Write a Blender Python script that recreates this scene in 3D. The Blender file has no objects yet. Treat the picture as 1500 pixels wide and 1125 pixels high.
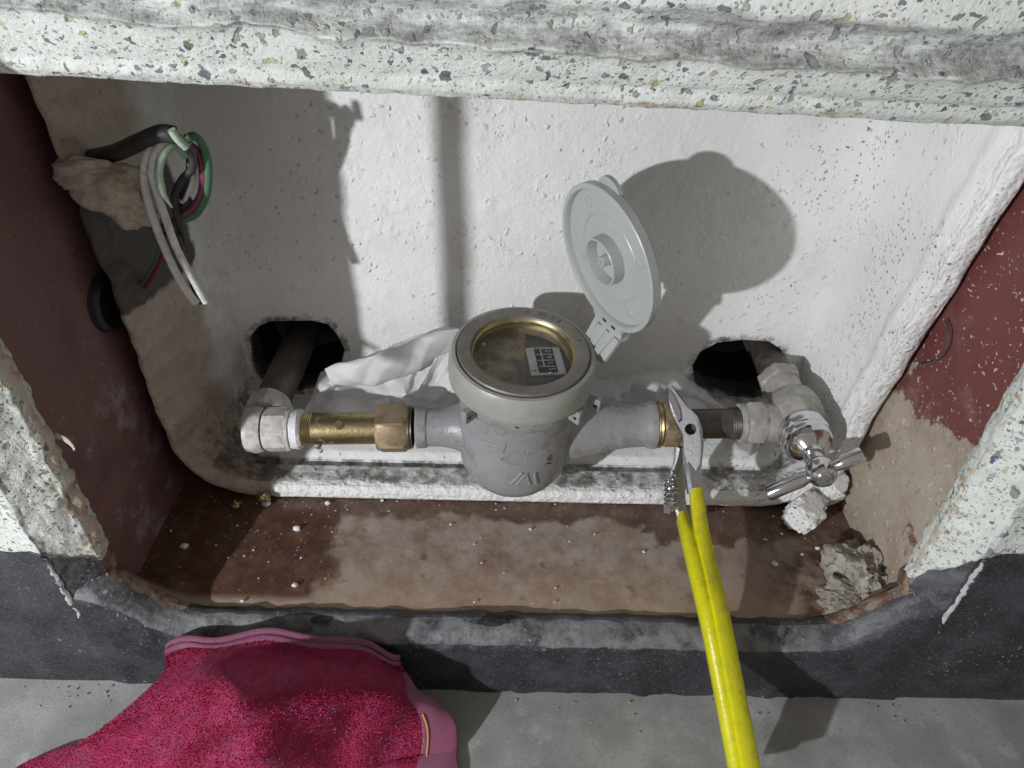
import bpy, bmesh, math, random
from mathutils import Vector, Matrix, noise
random.seed(7)
S = bpy.context.scene
COL = S.collection
PI = math.pi
V3 = Vector

# ------------------------------------------------------------------ camera
CAM = V3((0, -.37, .415)); PITCH = math.radians(39); ROLL = math.radians(1.2); FPX = 1050.0
fwd = V3((0, math.cos(PITCH), -math.sin(PITCH))); r0 = V3((1, 0, 0)); u0 = r0.cross(fwd)
c_right = r0 * math.cos(ROLL) + u0 * math.sin(ROLL)
c_up = u0 * math.cos(ROLL) - r0 * math.sin(ROLL)
cd = bpy.data.cameras.new('camera'); cam = bpy.data.objects.new('camera', cd); COL.objects.link(cam)
cd.sensor_fit = 'HORIZONTAL'; cd.sensor_width = 36; cd.lens = 36 * FPX / 1500
cd.clip_start = .01; cd.clip_end = 60
cam.matrix_world = Matrix((( c_right.x, c_up.x, -fwd.x, CAM.x), (c_right.y, c_up.y, -fwd.y, CAM.y),
                           (c_right.z, c_up.z, -fwd.z, CAM.z), (0, 0, 0, 1)))
cd.dof.use_dof = False
S.camera = cam

# ------------------------------------------------------------------ light: dim stairwell air + one hand lamp low on the left
W = bpy.data.worlds.new('World'); S.world = W; W.use_nodes = True
bg = W.node_tree.nodes['Background']; bg.inputs[0].default_value = (1.0, .91, .84, 1); bg.inputs[1].default_value = .29
LAMP = V3((-.805, -.917, .435))
ld = bpy.data.lights.new('hand_lamp', 'POINT'); ld.energy = 57; ld.color = (.935, .96, 1.0); ld.shadow_soft_size = .015
lo = bpy.data.objects.new('hand_lamp', ld); COL.objects.link(lo); lo.location = LAMP
S.view_settings.view_transform = 'Standard'; S.view_settings.look = 'None'
S.view_settings.exposure = 0.0; S.view_settings.gamma = 1

def at(px, py, y):
    """point of the plane y seen at a place of the photograph"""
    d = fwd + c_right * ((px - 750) / FPX) - c_up * ((py - 562.5) / FPX)
    return CAM + d * ((y - CAM.y) / d.y)
def onpl(px, py, P, n):
    d = fwd + c_right * ((px - 750) / FPX) - c_up * ((py - 562.5) / FPX)
    return CAM + d * ((P - CAM).dot(n) / d.dot(n))

# ------------------------------------------------------------------ object helpers
def offs(o):
    v = V3((0, 0, 0))
    while o is not None:
        v += o.location; o = o.parent
    return v
def thing(name, label, cat, loc=(0, 0, 0), group=None):
    o = bpy.data.objects.new(name, None); COL.objects.link(o); o.empty_display_size = .02
    o.location = loc; o['label'] = label; o['category'] = cat
    if group: o['group'] = group
    return o
def tag(o, label, cat, group=None):
    o['label'] = label; o['category'] = cat
    if group: o['group'] = group
    return o
def obj(name, bm, mat, parent=None, smooth=True, angle=38, kind=None, label=None):
    """link a bmesh given in world coordinates as one object"""
    me = bpy.data.meshes.new(name)
    bmesh.ops.recalc_face_normals(bm, faces=bm.faces)
    o = bpy.data.objects.new(name, me); COL.objects.link(o)
    if parent is not None:
        o.parent = parent; base = offs(parent)
    elif kind == 'structure':
        base = V3((0, 0, 0))
    else:
        xs = [v.co for v in bm.verts]
        base = V3(((min(v.x for v in xs) + max(v.x for v in xs)) / 2, (min(v.y for v in xs) + max(v.y for v in xs)) / 2, min(v.z for v in xs)))
        o.location = base
    for v in bm.verts: v.co -= base
    if smooth:
        for f in bm.faces: f.smooth = True
    bm.to_mesh(me); bm.free()
    if smooth and angle < 180: me.set_sharp_from_angle(angle=math.radians(angle))
    for m in (mat if isinstance(mat, (list, tuple)) else [mat]): me.materials.append(m)
    if kind: o['kind'] = kind
    if label: o['label'] = label
    return o
def newbm():
    return bmesh.new()

def nz(p, s, seed=0.0, oct=3):
    """fractal noise about -1..1"""
    q = V3((p[0] * s + seed * 17.3, p[1] * s - seed * 9.1, p[2] * s + seed * 4.7)); a = 1; t = 0
    for i in range(oct):
        t += a * noise.noise(q); q = q * 2.03; a *= .5
    return t
def sst(a, b, x):
    t = max(0, min(1, (x - a) / (b - a))); return t * t * (3 - 2 * t)
def grid(bm, fn, nu, nv, wrap=False, att=None, uv=False, keep=None):
    """sheet of quads, fn(i/nu, j/nv) -> point (or (point, attribute))"""
    lay = bm.verts.layers.float.get(att) or bm.verts.layers.float.new(att) if att else None
    uvl = (bm.loops.layers.uv.get('uv') or bm.loops.layers.uv.new('uv')) if uv else None
    R = []
    for j in range(nv + 1):
        row = []
        for i in range(nu if wrap else nu + 1):
            p = fn(i / nu, j / nv); a = 0
            if att: p, a = p
            v = bm.verts.new(p)
            if att: v[lay] = a
            row.append(v)
        R.append(row)
    n = len(R[0])
    for j in range(nv):
        for i in range(nu):
            if keep and not keep((i + .5) / nu, (j + .5) / nv): continue
            f = bm.faces.new((R[j][i], R[j][(i + 1) % n], R[j + 1][(i + 1) % n], R[j + 1][i]))
            if uv:
                for l, (a, b) in zip(f.loops, ((i, j), (i + 1, j), (i + 1, j + 1), (i, j + 1))): l[uvl].uv = (a / nu, b / nv)
    return R
def frame(d, ref=V3((0, 0, 1))):
    d = d.normalized()
    if abs(d.dot(ref)) > .95: ref = V3((0, 1, 0))
    a = ref.cross(d).normalized(); return a, d.cross(a), d
def lathe(bm, P, d, prof, n=48, disp=None, fr=None):
    """turn (radius, height) round the axis d through P"""
    a, b, d = fr or frame(d)
    rings = []
    for (r, h) in prof:
        c = P + d * h
        if r < 1e-6: rings.append([bm.verts.new(c)])
        else:
            ring = []
            for k in range(n):
                t = 2 * PI * k / n; q = c + (a * math.cos(t) + b * math.sin(t)) * r
                if disp: q = disp(q, (q - c).normalized())
                ring.append(bm.verts.new(q))
            rings.append(ring)
    for A, B in zip(rings, rings[1:]):
        for k in range(n):
            k2 = (k + 1) % n
            if len(A) == 1 and len(B) == 1: continue
            if len(A) == 1: bm.faces.new((A[0], B[k], B[k2]))
            elif len(B) == 1: bm.faces.new((A[k], A[k2], B[0]))
            else: bm.faces.new((A[k], A[k2], B[k2], B[k]))
    return rings
def cyl(bm, A, B, r, n=32, cap=True, ch=.0006, r2=None):
    A = V3(A); B = V3(B); d = B - A; L = d.length; r2 = r if r2 is None else r2
    p = ([(0, 0)] if cap else []) + [(r - ch, 0), (r, ch), (r2, L - ch), (r2 - ch, L)] + ([(0, L)] if cap else [])
    lathe(bm, A, d, p, n)
def prism(bm, A, B, r, n=6, ch=.0022, rot=0.0, hole=None):
    """nut: n-sided, corners chamfered"""
    A = V3(A); B = V3(B); d = B - A; L = d.length
    a, b, d = frame(d); ca, sa = math.cos(rot), math.sin(rot); a, b = a * ca + b * sa, b * ca - a * sa
    ap = r * math.cos(PI / n); N = n * 8; rings = []
    def rad(t): m = (t + PI / n) % (2 * PI / n) - PI / n; return ap / math.cos(m)
    for (rm, h) in ((0, 0), (ap * .97, 0), (r * 1.001, ch), (r * 1.001, L - ch), (ap * .97, L), (0, L)):
        if rm == 0: rings.append([bm.verts.new(A + d * h)]); continue
        ring = []
        for k in range(N):
            t = 2 * PI * k / N; rr = min(rad(t + PI / n), rm if rm > ap else rm); ring.append(bm.verts.new(A + d * h + (a * math.cos(t) + b * math.sin(t)) * rr))
        rings.append(ring)
    # the chamfer circle eats the corners: add rings where flats begin
    for X, Y in zip(rings, rings[1:]):
        for k in range(N):
            k2 = (k + 1) % N
            if len(X) == 1: bm.faces.new((X[0], Y[k], Y[k2]))
            elif len(Y) == 1: bm.faces.new((X[k], X[k2], Y[0]))
            else: bm.faces.new((X[k], X[k2], Y[k2], Y[k]))
def spline(pts, m=10):
    P = [V3(p) for p in pts]; out = []
    for i in range(len(P) - 1):
        a = P[max(i - 1, 0)]; b = P[i]; c = P[i + 1]; d = P[min(i + 2, len(P) - 1)]
        for k in range(m):
            t = k / m
            out.append(.5 * ((2 * b) + (c - a) * t + (2 * a - 5 * b + 4 * c - d) * t * t + (3 * b - 3 * c + d - a) * t ** 3))
    out.append(P[-1]); return out
def tube(bm, pts, r, n=12, m=10, sm=True, cap=True, rf=None, noiseamp=0):
    P = spline(pts, m) if sm else [V3(p) for p in pts]
    a = None; prev = None
    for i, p in enumerate(P):
        d = (P[min(i + 1, len(P) - 1)] - P[max(i - 1, 0)]).normalized()
        if a is None: a = frame(d)[0]
        a = (a - d * a.dot(d)).normalized(); b = d.cross(a)
        rr = r * (rf(i / (len(P) - 1)) if rf else 1)
        ring = []
        for k in range(n):
            t = 2 * PI * k / n; q = p + (a * math.cos(t) + b * math.sin(t)) * rr
            if noiseamp: q += (q - p).normalized() * noiseamp * nz(q, 400, 2)
            ring.append(bm.verts.new(q))
        if prev:
            for k in range(n): bm.faces.new((prev[k], prev[(k + 1) % n], ring[(k + 1) % n], ring[k]))
        elif cap: bm.faces.new(ring[::-1])
        prev = ring
    if cap: bm.faces.new(prev)
def box(bm, c, ax, ay, az, hx, hy, hz, bev=.0008):
    """box about c along unit axes, half sizes, bevelled"""
    t = bmesh.new(); bmesh.ops.create_cube(t, size=2)
    for v in t.verts: v.co = V3((v.co.x * hx, v.co.y * hy, v.co.z * hz))
    if bev: bmesh.ops.bevel(t, geom=t.edges[:], offset=bev, segments=2, affect='EDGES', profile=.6)
    m = {}
    for v in t.verts: m[v] = bm.verts.new(c + ax * v.co.x + ay * v.co.y + az * v.co.z)
    for f in t.faces: bm.faces.new([m[v] for v in f.verts])
    t.free()
def lump(bm, c, rx, ry, rz, amp, s, seed, sub=4, flat=True, fac=0.0):
    t = bmesh.new(); bmesh.ops.create_icosphere(t, subdivisions=sub, radius=1)
    m = {}
    for v in t.verts:
        q = v.co.copy(); k = 1 + amp * nz(q, s, seed, 4)
        if fac: k *= 1 - fac * (.5 - abs(noise.cell(q * 2.3 + V3((seed, seed, 0)))))
        p = V3((q.x * rx * k, q.y * ry * k, q.z * rz * k))
        if flat and p.z < -rz * .35: p.z = -rz * .35
        m[v] = bm.verts.new(V3(c) + p)
    for f in t.faces: bm.faces.new([m[v] for v in f.verts])
    t.free()
XA, YA, ZA = V3((1, 0, 0)), V3((0, 1, 0)), V3((0, 0, 1))
def text_bm(bm, s, c, right, up, size, depth=.0002):
    cu = bpy.data.curves.new('t', 'FONT'); cu.body = s; cu.size = size; cu.align_x = 'CENTER'; cu.align_y = 'CENTER'; cu.extrude = depth; cu.resolution_u = 3
    o = bpy.data.objects.new('t', cu); me = bpy.data.meshes.new_from_object(o)
    n = right.cross(up); mp = [bm.verts.new(c + right * v.co.x + up * v.co.y + n * v.co.z) for v in me.vertices]
    for f in me.polygons:
        try: bm.faces.new([mp[i] for i in f.vertices])
        except ValueError: pass
    bpy.data.objects.remove(o); bpy.data.curves.remove(cu); bpy.data.meshes.remove(me)

# ------------------------------------------------------------------ material helpers
class NT:
    def __init__(s, name):
        s.m = bpy.data.materials.new(name); s.m.use_nodes = True; s.t = s.m.node_tree; s.N = s.t.nodes; s.p = s.N['Principled BSDF']
        s.pos = s.N.new('ShaderNodeNewGeometry').outputs['Position']
    def l(s, a, b):
        s.t.links.new(a, b)
    def put(s, sock, v):
        if hasattr(v, 'is_linked') or hasattr(v, 'links'): s.l(v, sock)
        elif isinstance(v, (tuple, list)) and len(v) == 3 and sock.type == 'RGBA': sock.default_value = (*v, 1)
        else: sock.default_value = v
    def math(s, op, a, b=0.0, c=None, clamp=False):
        n = s.N.new('ShaderNodeMath'); n.operation = op; n.use_clamp = clamp
        s.put(n.inputs[0], a); s.put(n.inputs[1], b)
        if c is not None: s.put(n.inputs[2], c)
        return n.outputs[0]
    def vec(s, op, a, b):
        n = s.N.new('ShaderNodeVectorMath'); n.operation = op; s.put(n.inputs[0], a)
        if isinstance(b, (int, float)): s.put(n.inputs['Scale'], b)
        else: s.put(n.inputs[1], b)
        return n.outputs[0]
    def noise(s, scale, det=4, rough=.55, v=None, dist=0, col=False):
        n = s.N.new('ShaderNodeTexNoise'); s.l(v or s.pos, n.inputs['Vector']); n.inputs['Scale'].default_value = scale
        n.inputs['Detail'].default_value = det; n.inputs['Roughness'].default_value = rough; n.inputs['Distortion'].default_value = dist
        return n.outputs['Color' if col else 'Fac']
    def vor(s, scale, v=None, feat='F1', out='Distance', rnd=1, dim='3D'):
        n = s.N.new('ShaderNodeTexVoronoi'); n.voronoi_dimensions = dim; s.l(v or s.pos, n.inputs['Vector']); n.inputs['Scale'].default_value = scale; n.feature = feat
        n.inputs['Randomness'].default_value = rnd
        return n.outputs[out]
    def ramp(s, f, a, b):
        n = s.N.new('ShaderNodeMapRange'); n.interpolation_type = 'SMOOTHSTEP'; s.put(n.inputs[0], f); s.put(n.inputs[1], a); s.put(n.inputs[2], b)
        return n.outputs[0]
    def mix(s, f, a, b):
        n = s.N.new('ShaderNodeMix'); n.data_type = 'RGBA'; s.put(n.inputs[0], f); s.put(n.inputs[6], a); s.put(n.inputs[7], b); return n.outputs[2]
    def mixf(s, f, a, b):
        n = s.N.new('ShaderNodeMix'); s.put(n.inputs[0], f); s.put(n.inputs[2], a); s.put(n.inputs[3], b); return n.outputs[0]
    def sep(s, v):
        n = s.N.new('ShaderNodeSeparateXYZ'); s.l(v, n.inputs[0]); return n.outputs
    def sepc(s, v):
        n = s.N.new('ShaderNodeSeparateColor'); s.l(v, n.inputs[0]); return n.outputs
    def attr(s, name):
        n = s.N.new('ShaderNodeAttribute'); n.attribute_name = name; return n.outputs['Fac']
    def uvn(s):
        n = s.N.new('ShaderNodeUVMap'); n.uv_map = 'uv'; return n.outputs[0]
    def bump(s, h, dist=.001, strength=1.0, prev=None):
        n = s.N.new('ShaderNodeBump'); s.l(h, n.inputs['Height']); n.inputs['Distance'].default_value = dist; n.inputs['Strength'].default_value = strength
        if prev: s.l(prev, n.inputs['Normal'])
        return n.outputs[0]
    def done(s, col, rough=.6, metal=0.0, nrm=None, **kw):
        p = s.p; s.put(p.inputs['Base Color'], col); s.put(p.inputs['Roughness'], rough); s.put(p.inputs['Metallic'], metal)
        if nrm: s.l(nrm, p.inputs['Normal'])
        for k, v in kw.items(): s.put(p.inputs[k.replace('_', ' ')], v)
        return s.m

def warp(t, s, amt):
    return t.vec('ADD', t.pos, t.vec('SCALE', t.vec('SUBTRACT', t.noise(s, 2, col=True), (.5, .5, .5)), amt))
def chips(t, scale, thr, keep, v):
    """scattered odd-shaped flecks: mask and a random number per fleck"""
    d = t.vor(scale, v); c = t.sepc(t.vor(scale, v, out='Color'))
    on = t.math('GREATER_THAN', c[0], keep)
    return t.math('MULTIPLY', t.math('SUBTRACT', 1.0, t.ramp(d, thr * .72, thr)), on), c[1], c[2]
def m_speckle():
    t = NT('speckled_paint'); v = warp(t, 130, .011); v2 = warp(t, 260, .005)
    base = t.mix(t.ramp(t.noise(9, 5), .35, .7), (.62, .655, .61), (.72, .74, .70))
    st = t.vec('MULTIPLY', v, (1.0, 1.0, .62)); stb = t.vec('MULTIPLY', v2, (.7, 1.0, 1.0))
    c1, a1, b1 = chips(t, 165, .32, .66, st)
    c2, a2, b2 = chips(t, 300, .33, .46, stb)
    c3, a3, b3 = chips(t, 560, .36, .45, v2)
    def hue(a): return t.mix(t.ramp(a, .86, .88), t.mix(t.ramp(a, .52, .58), t.mix(t.ramp(a, .22, .28), (.10, .115, .105), (.085, .135, .075)), (.055, .075, .135)), (.44, .41, .20))
    col = t.mix(t.math('MULTIPLY', c3, .75), base, (.17, .19, .16))
    col = t.mix(t.math('MULTIPLY', c2, t.mixf(b2, .45, .95)), col, hue(a2)); col = t.mix(t.math('MULTIPLY', c1, t.mixf(b1, .45, .95)), col, hue(a1))
    e = t.attr('wear')
    dirt = t.math('MULTIPLY', t.ramp(e, .15, .8), t.ramp(t.noise(60, 6, .75, v=t.vec('MULTIPLY', t.pos, (.35, 1, 1.6))), .34, .6))
    col = t.mix(t.math('MULTIPLY', dirt, .85), col, t.mix(t.ramp(t.noise(210, 5, .75), .38, .62), (.12, .125, .12), (.32, .325, .31)))
    rust = t.attr('rust')
    rm = t.math('MULTIPLY', t.ramp(rust, .3, 1.0), t.ramp(t.noise(120, 5, .7), .54, .64))
    col = t.mix(t.math('MULTIPLY', rm, .85), col, t.mix(t.noise(300, 2), (.30, .15, .05), (.42, .30, .14)))
    h = t.math('ADD', t.math('MULTIPLY', t.noise(380, 5, .7), 1.3), t.math('ADD', t.math('MULTIPLY', c2, .8), t.math('MULTIPLY', c1, -.6)))
    h = t.math('ADD', h, t.math('MULTIPLY', t.vor(420), -.3))
    return t.done(col, .5, nrm=t.bump(h, .0009, .6))
def m_black():
    t = NT('black_paint'); n = t.noise(26, 6, .65); e = t.attr('wear')
    col = t.mix(t.ramp(n, .38, .68), (.020, .021, .025), (.048, .050, .058))
    col = t.mix(t.math('MULTIPLY', t.ramp(e, .2, .9), t.ramp(t.noise(60, 6, .7), .33, .6)), col, (.17, .175, .18))
    c, a, b = chips(t, 330, .34, .72, warp(t, 260, .005)); patch = t.ramp(t.noise(18, 3), .45, .62)
    col = t.mix(t.math('MULTIPLY', t.math('MULTIPLY', c, patch), t.mixf(a, .15, .75)), col, (.36, .37, .38))
    c2, a2, b2 = chips(t, 700, .4, .6, t.pos)
    col = t.mix(t.math('MULTIPLY', c2, .3), col, (.2, .21, .22))
    cr = t.attr('crease'); cm = t.ramp(t.math('ADD', cr, t.math('MULTIPLY', t.math('SUBTRACT', t.noise(150, 5, .7), .5), 1.5)), .46, .60)
    col = t.mix(cm, col, t.mix(t.noise(300, 3), (.36, .365, .37), (.55, .55, .55)))
    ru = t.attr('rust'); rm = t.ramp(t.math('ADD', ru, t.math('MULTIPLY', t.math('SUBTRACT', t.noise(110, 5, .7), .5), .9)), .5, .62)
    col = t.mix(rm, col, t.mix(t.ramp(t.noise(110, 5, .7), .4, .6), (.13, .068, .042), (.28, .22, .17)))
    return t.done(col, t.mixf(n, .34, .62), nrm=t.bump(t.math('ADD', t.noise(240, 5, .65), t.math('MULTIPLY', c, .5)), .0012, .6))
def m_concrete():
    t = NT('concrete'); n = t.noise(14, 7, .65); f = t.noise(500, 3, .7)
    col = t.mix(t.ramp(n, .35, .68), (.27, .27, .262), (.40, .40, .39)); col = t.mix(t.math('MULTIPLY', t.ramp(f, .5, .75), .45), col, (.15, .15, .15))
    col = t.mix(t.math('MULTIPLY', t.ramp(t.noise(55, 5, .7), .56, .7), .5), col, (.5, .5, .49))
    return t.done(col, .9, nrm=t.bump(t.math('ADD', t.math('MULTIPLY', n, .8), t.noise(900, 4, .8)), .0006, .6))
def m_primer(dusty):
    t = NT('red_primer_dusty' if dusty else 'red_primer'); n = t.noise(30, 6, .65); x, y, z = t.sep(t.pos)
    red = t.mix(n, (.125, .036, .036), (.165, .052, .048))
    sv = t.vec('MULTIPLY', warp(t, 150, .016), (1, .45, 1)); c, a, b = chips(t, 190, .22, .70, sv); c2, a2, b2 = chips(t, 420, .30, .74, t.vec('MULTIPLY', warp(t, 250, .008), (1, .6, 1)))
    col = red
    if dusty:
        edge = t.math('ADD', t.math('SUBTRACT', .128, z), t.math('ADD', t.math('MULTIPLY', t.math('SUBTRACT', t.noise(38, 5, .65), .5), .13), t.math('MULTIPLY', t.math('ADD', y, .03), -.35)))
        dm = t.ramp(edge, -.002, .003)
        film = t.math('MULTIPLY', t.ramp(t.noise(26, 7, .75), .50, .72), .38)
        dust = t.mix(t.ramp(t.noise(22, 7, .7), .35, .68), (.40, .345, .275), (.30, .225, .18))
        dust = t.mix(t.math('MULTIPLY', t.ramp(t.noise(260, 4, .7), .55, .7), .6), dust, (.13, .09, .07))
        hole = t.ramp(t.noise(30, 6, .7, dist=.6), .62, .66)
        dm = t.math('MULTIPLY', dm, t.math('SUBTRACT', 1.0, t.math('MULTIPLY', hole, .85)))
        col = t.mix(t.math('MAXIMUM', dm, film), red, dust)
        col = t.mix(t.math('MULTIPLY', c, .9), col, t.mix(a, (.62, .57, .40), (.5, .52, .36)))
        col = t.mix(t.math('MULTIPLY', c2, .8), col, (.62, .5, .42))
    else:
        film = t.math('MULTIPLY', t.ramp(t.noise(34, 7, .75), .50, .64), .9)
        film = t.math('MAXIMUM', t.math('MULTIPLY', film, t.ramp(z, .24, .1)), t.mixf(t.noise(14, 4), .12, .36))  # even pale part imitates lens haze in the colour; lower streaks are dust
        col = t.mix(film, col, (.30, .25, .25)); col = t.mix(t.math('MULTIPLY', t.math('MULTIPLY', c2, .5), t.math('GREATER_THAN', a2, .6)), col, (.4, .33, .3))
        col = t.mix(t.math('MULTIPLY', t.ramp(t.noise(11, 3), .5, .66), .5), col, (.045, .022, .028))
    return t.done(col, t.mixf(n, .45, .7), nrm=t.bump(t.math('ADD', n, t.math('MULTIPLY', c2, .3)), .0012, .5))
def m_plate():
    t = NT('rust_stained_plate'); x, y, z = t.sep(t.pos); n = t.noise(24, 7, .68); n2 = t.noise(75, 6, .7); n3 = t.noise(9, 3)
    dry = t.mix(t.ramp(n, .36, .62), (.235, .155, .108), (.375, .315, .275))
    dry = t.mix(t.math('MULTIPLY', t.ramp(n2, .45, .7), .6), dry, (.42, .375, .35))
    dry = t.mix(t.math('MULTIPLY', t.ramp(t.noise(45, 5, .6), .60, .70), .7), dry, (.10, .055, .03))
    front = t.ramp(y, -.045, -.09)
    dry = t.mix(t.math('MULTIPLY', front, .45), dry, (.40, .28, .18))
    w = t.math('ADD', x, t.math('MULTIPLY', t.math('SUBTRACT', t.noise(40, 5), .5), .05))
    wetl = t.math('MULTIPLY', t.math('SUBTRACT', 1.0, t.ramp(w, -.132, -.118)), t.ramp(y, -.094, -.086))
    wetr = t.math('MULTIPLY', t.ramp(w, .095, .101), t.ramp(t.math('ADD', y, t.math('MULTIPLY', t.math('SUBTRACT', t.noise(35, 5), .5), .06)), -.038, -.032))
    wetb = t.math('MULTIPLY', t.ramp(t.math('ADD', y, t.math('MULTIPLY', t.math('SUBTRACT', t.noise(30, 5), .5), .045)), -.022, -.014), .85)
    wet = t.math('MAXIMUM', t.math('MAXIMUM', t.math('MULTIPLY', wetl, .95), t.math('MULTIPLY', wetr, .8)), wetb)
    far = t.ramp(x, .14, .2)
    wet = t.math('MAXIMUM', wet, t.math('MULTIPLY', far, t.ramp(n, .38, .6)))
    wetc = t.mix(t.ramp(n2, .35, .7), (.066, .027, .017), (.125, .066, .043))
    col = t.mix(wet, dry, wetc)
    c, a, b = chips(t, 260, .3, .8, t.pos)
    col = t.mix(t.math('MULTIPLY', c, .4), col, (.35, .3, .26))
    return t.done(col, t.mixf(wet, .58, .24), nrm=t.bump(t.math('ADD', n, n2), .0011, .55))
def m_foam():
    t = NT('white_foam'); x, y, z = t.sep(t.pos); d = t.attr('wear')
    v = warp(t, 70, .010)
    base = t.mix(t.ramp(t.noise(10, 4), .35, .7), (.70, .70, .68), (.78, .78, .77))
    b1 = t.vor(210, v); bc = t.sepc(t.vor(210, v, out='Color'))
    bead = t.math('MULTIPLY', t.math('SUBTRACT', 1.0, t.ramp(b1, .0, .42)), t.math('GREATER_THAN', bc[0], .80))
    pit, pa, pb = chips(t, 120, .17, .86, warp(t, 220, .008))
    sp, sa, sb = chips(t, 330, .30, .66, warp(t, 220, .005))
    right = t.ramp(t.math('ADD', t.math('ADD', x, t.math('MULTIPLY', z, -.10)), t.math('MULTIPLY', t.math('SUBTRACT', t.noise(14, 4), .5), .10)), .12, .20)
    spd = t.math('MULTIPLY', sp, t.mixf(right, .16, .85)); spd = t.math('MULTIPLY', spd, t.ramp(t.noise(16, 3), .4, .58))
    col = t.mix(t.math('MULTIPLY', pit, .30), base, (.36, .35, .31))
    col = t.mix(spd, col, (.115, .125, .095))
    st = t.math('MULTIPLY', t.ramp(t.noise(13, 6, .7), .52, .72), .35)
    col = t.mix(st, col, (.52, .49, .43))
    tan = t.attr('tan'); col = t.mix(tan, col, t.mix(t.noise(60, 5), (.34, .255, .20), (.50, .42, .35)))
    grime = t.math('MULTIPLY', t.ramp(d, .2, 1.0), t.ramp(t.noise(85, 6, .72), .36, .62))
    col = t.mix(t.math('MULTIPLY', grime, .85), col, (.10, .095, .085))
    soot_dark = t.attr('soot_dark'); sm = t.ramp(t.math('ADD', soot_dark, t.math('MULTIPLY', t.math('SUBTRACT', t.noise(120, 5, .75), .5), .9)), .4, .75)
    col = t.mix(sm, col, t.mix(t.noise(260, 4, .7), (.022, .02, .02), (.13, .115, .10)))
    pm = t.ramp(t.noise(17, 3), .38, .62); bead = t.math('MULTIPLY', bead, t.mixf(pm, .15, 1.3))
    big = t.math('MULTIPLY', t.ramp(t.noise(75, 4, .65), .56, .74), t.mixf(pm, .2, 1.2))
    h = t.math('ADD', t.math('ADD', t.math('MULTIPLY', bead, .9), t.math('MULTIPLY', big, .5)), t.math('ADD', t.math('MULTIPLY', pit, -.8), t.math('MULTIPLY', t.noise(160, 4, .6), .5)))
    h = t.math('ADD', h, t.math('MULTIPLY', t.vor(300), t.mixf(t.ramp(t.attr('rough'), .3, .8), -.2, -.7)))
    return t.done(col, .62, nrm=t.bump(h, .0015, .75))
def m_simple(name, c1, c2, rough=.5, metal=0.0, s=60, bs=300, bd=.0004, r2=None, dirt=None, dirt_amt=.5, dthr=(.5, .7), **kw):
    t = NT(name); n = t.noise(s, 5, .65); col = t.mix(t.ramp(n, .32, .68), c1, c2)
    r = t.mixf(n, rough, r2 if r2 is not None else rough)
    if dirt:
        dm = t.math('MULTIPLY', t.ramp(t.noise(s * 1.7 + 7, 6, .7), *dthr), dirt_amt); col = t.mix(dm, col, dirt); r = t.mixf(dm, r, .75)
        if metal: metal = t.math('SUBTRACT', metal, t.math('MULTIPLY', dm, metal))
    return t.done(col, r, metal, nrm=t.bump(t.noise(bs, 4, .6), bd, .6), **kw)
def m_glass():
    t = NT('meter_glass'); return t.done((.93, .95, .94), t.mixf(t.ramp(t.noise(80, 5), .4, .7), .02, .22), Transmission_Weight=1.0, IOR=1.12)
def m_film(nm, al, tl):
    t = NT(nm); n = t.noise(40, 4)
    t.done(t.mix(n, (.72, .72, .72), (.82, .82, .82)), .35, nrm=t.bump(t.noise(130, 4, .6), .0012, .5), Alpha=al)
    tr = t.N.new('ShaderNodeBsdfTranslucent'); tr.inputs[0].default_value = (.8, .8, .8, 1)
    mx = t.N.new('ShaderNodeMixShader'); mx.inputs[0].default_value = tl; out = t.N['Material Output']
    t.l(t.p.outputs[0], mx.inputs[1]); t.l(tr.outputs[0], mx.inputs[2])
    tp = t.N.new('ShaderNodeBsdfTransparent'); m2 = t.N.new('ShaderNodeMixShader'); m2.inputs[0].default_value = al; t.p.inputs['Alpha'].default_value = 1
    t.l(tp.outputs[0], m2.inputs[1]); t.l(mx.outputs[0], m2.inputs[2]); t.l(m2.outputs[0], out.inputs[0]); return t.m
def m_dial():
    t = NT('stained_dial'); n = t.noise(60, 6, .7); n2 = t.noise(130, 5)
    col = t.mix(t.ramp(n, .4, .62), (.17, .13, .115), (.40, .31, .20)); col = t.mix(t.math('MULTIPLY', t.ramp(n2, .55, .7), .6), col, (.15, .085, .09))
    return t.done(col, .5)
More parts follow.
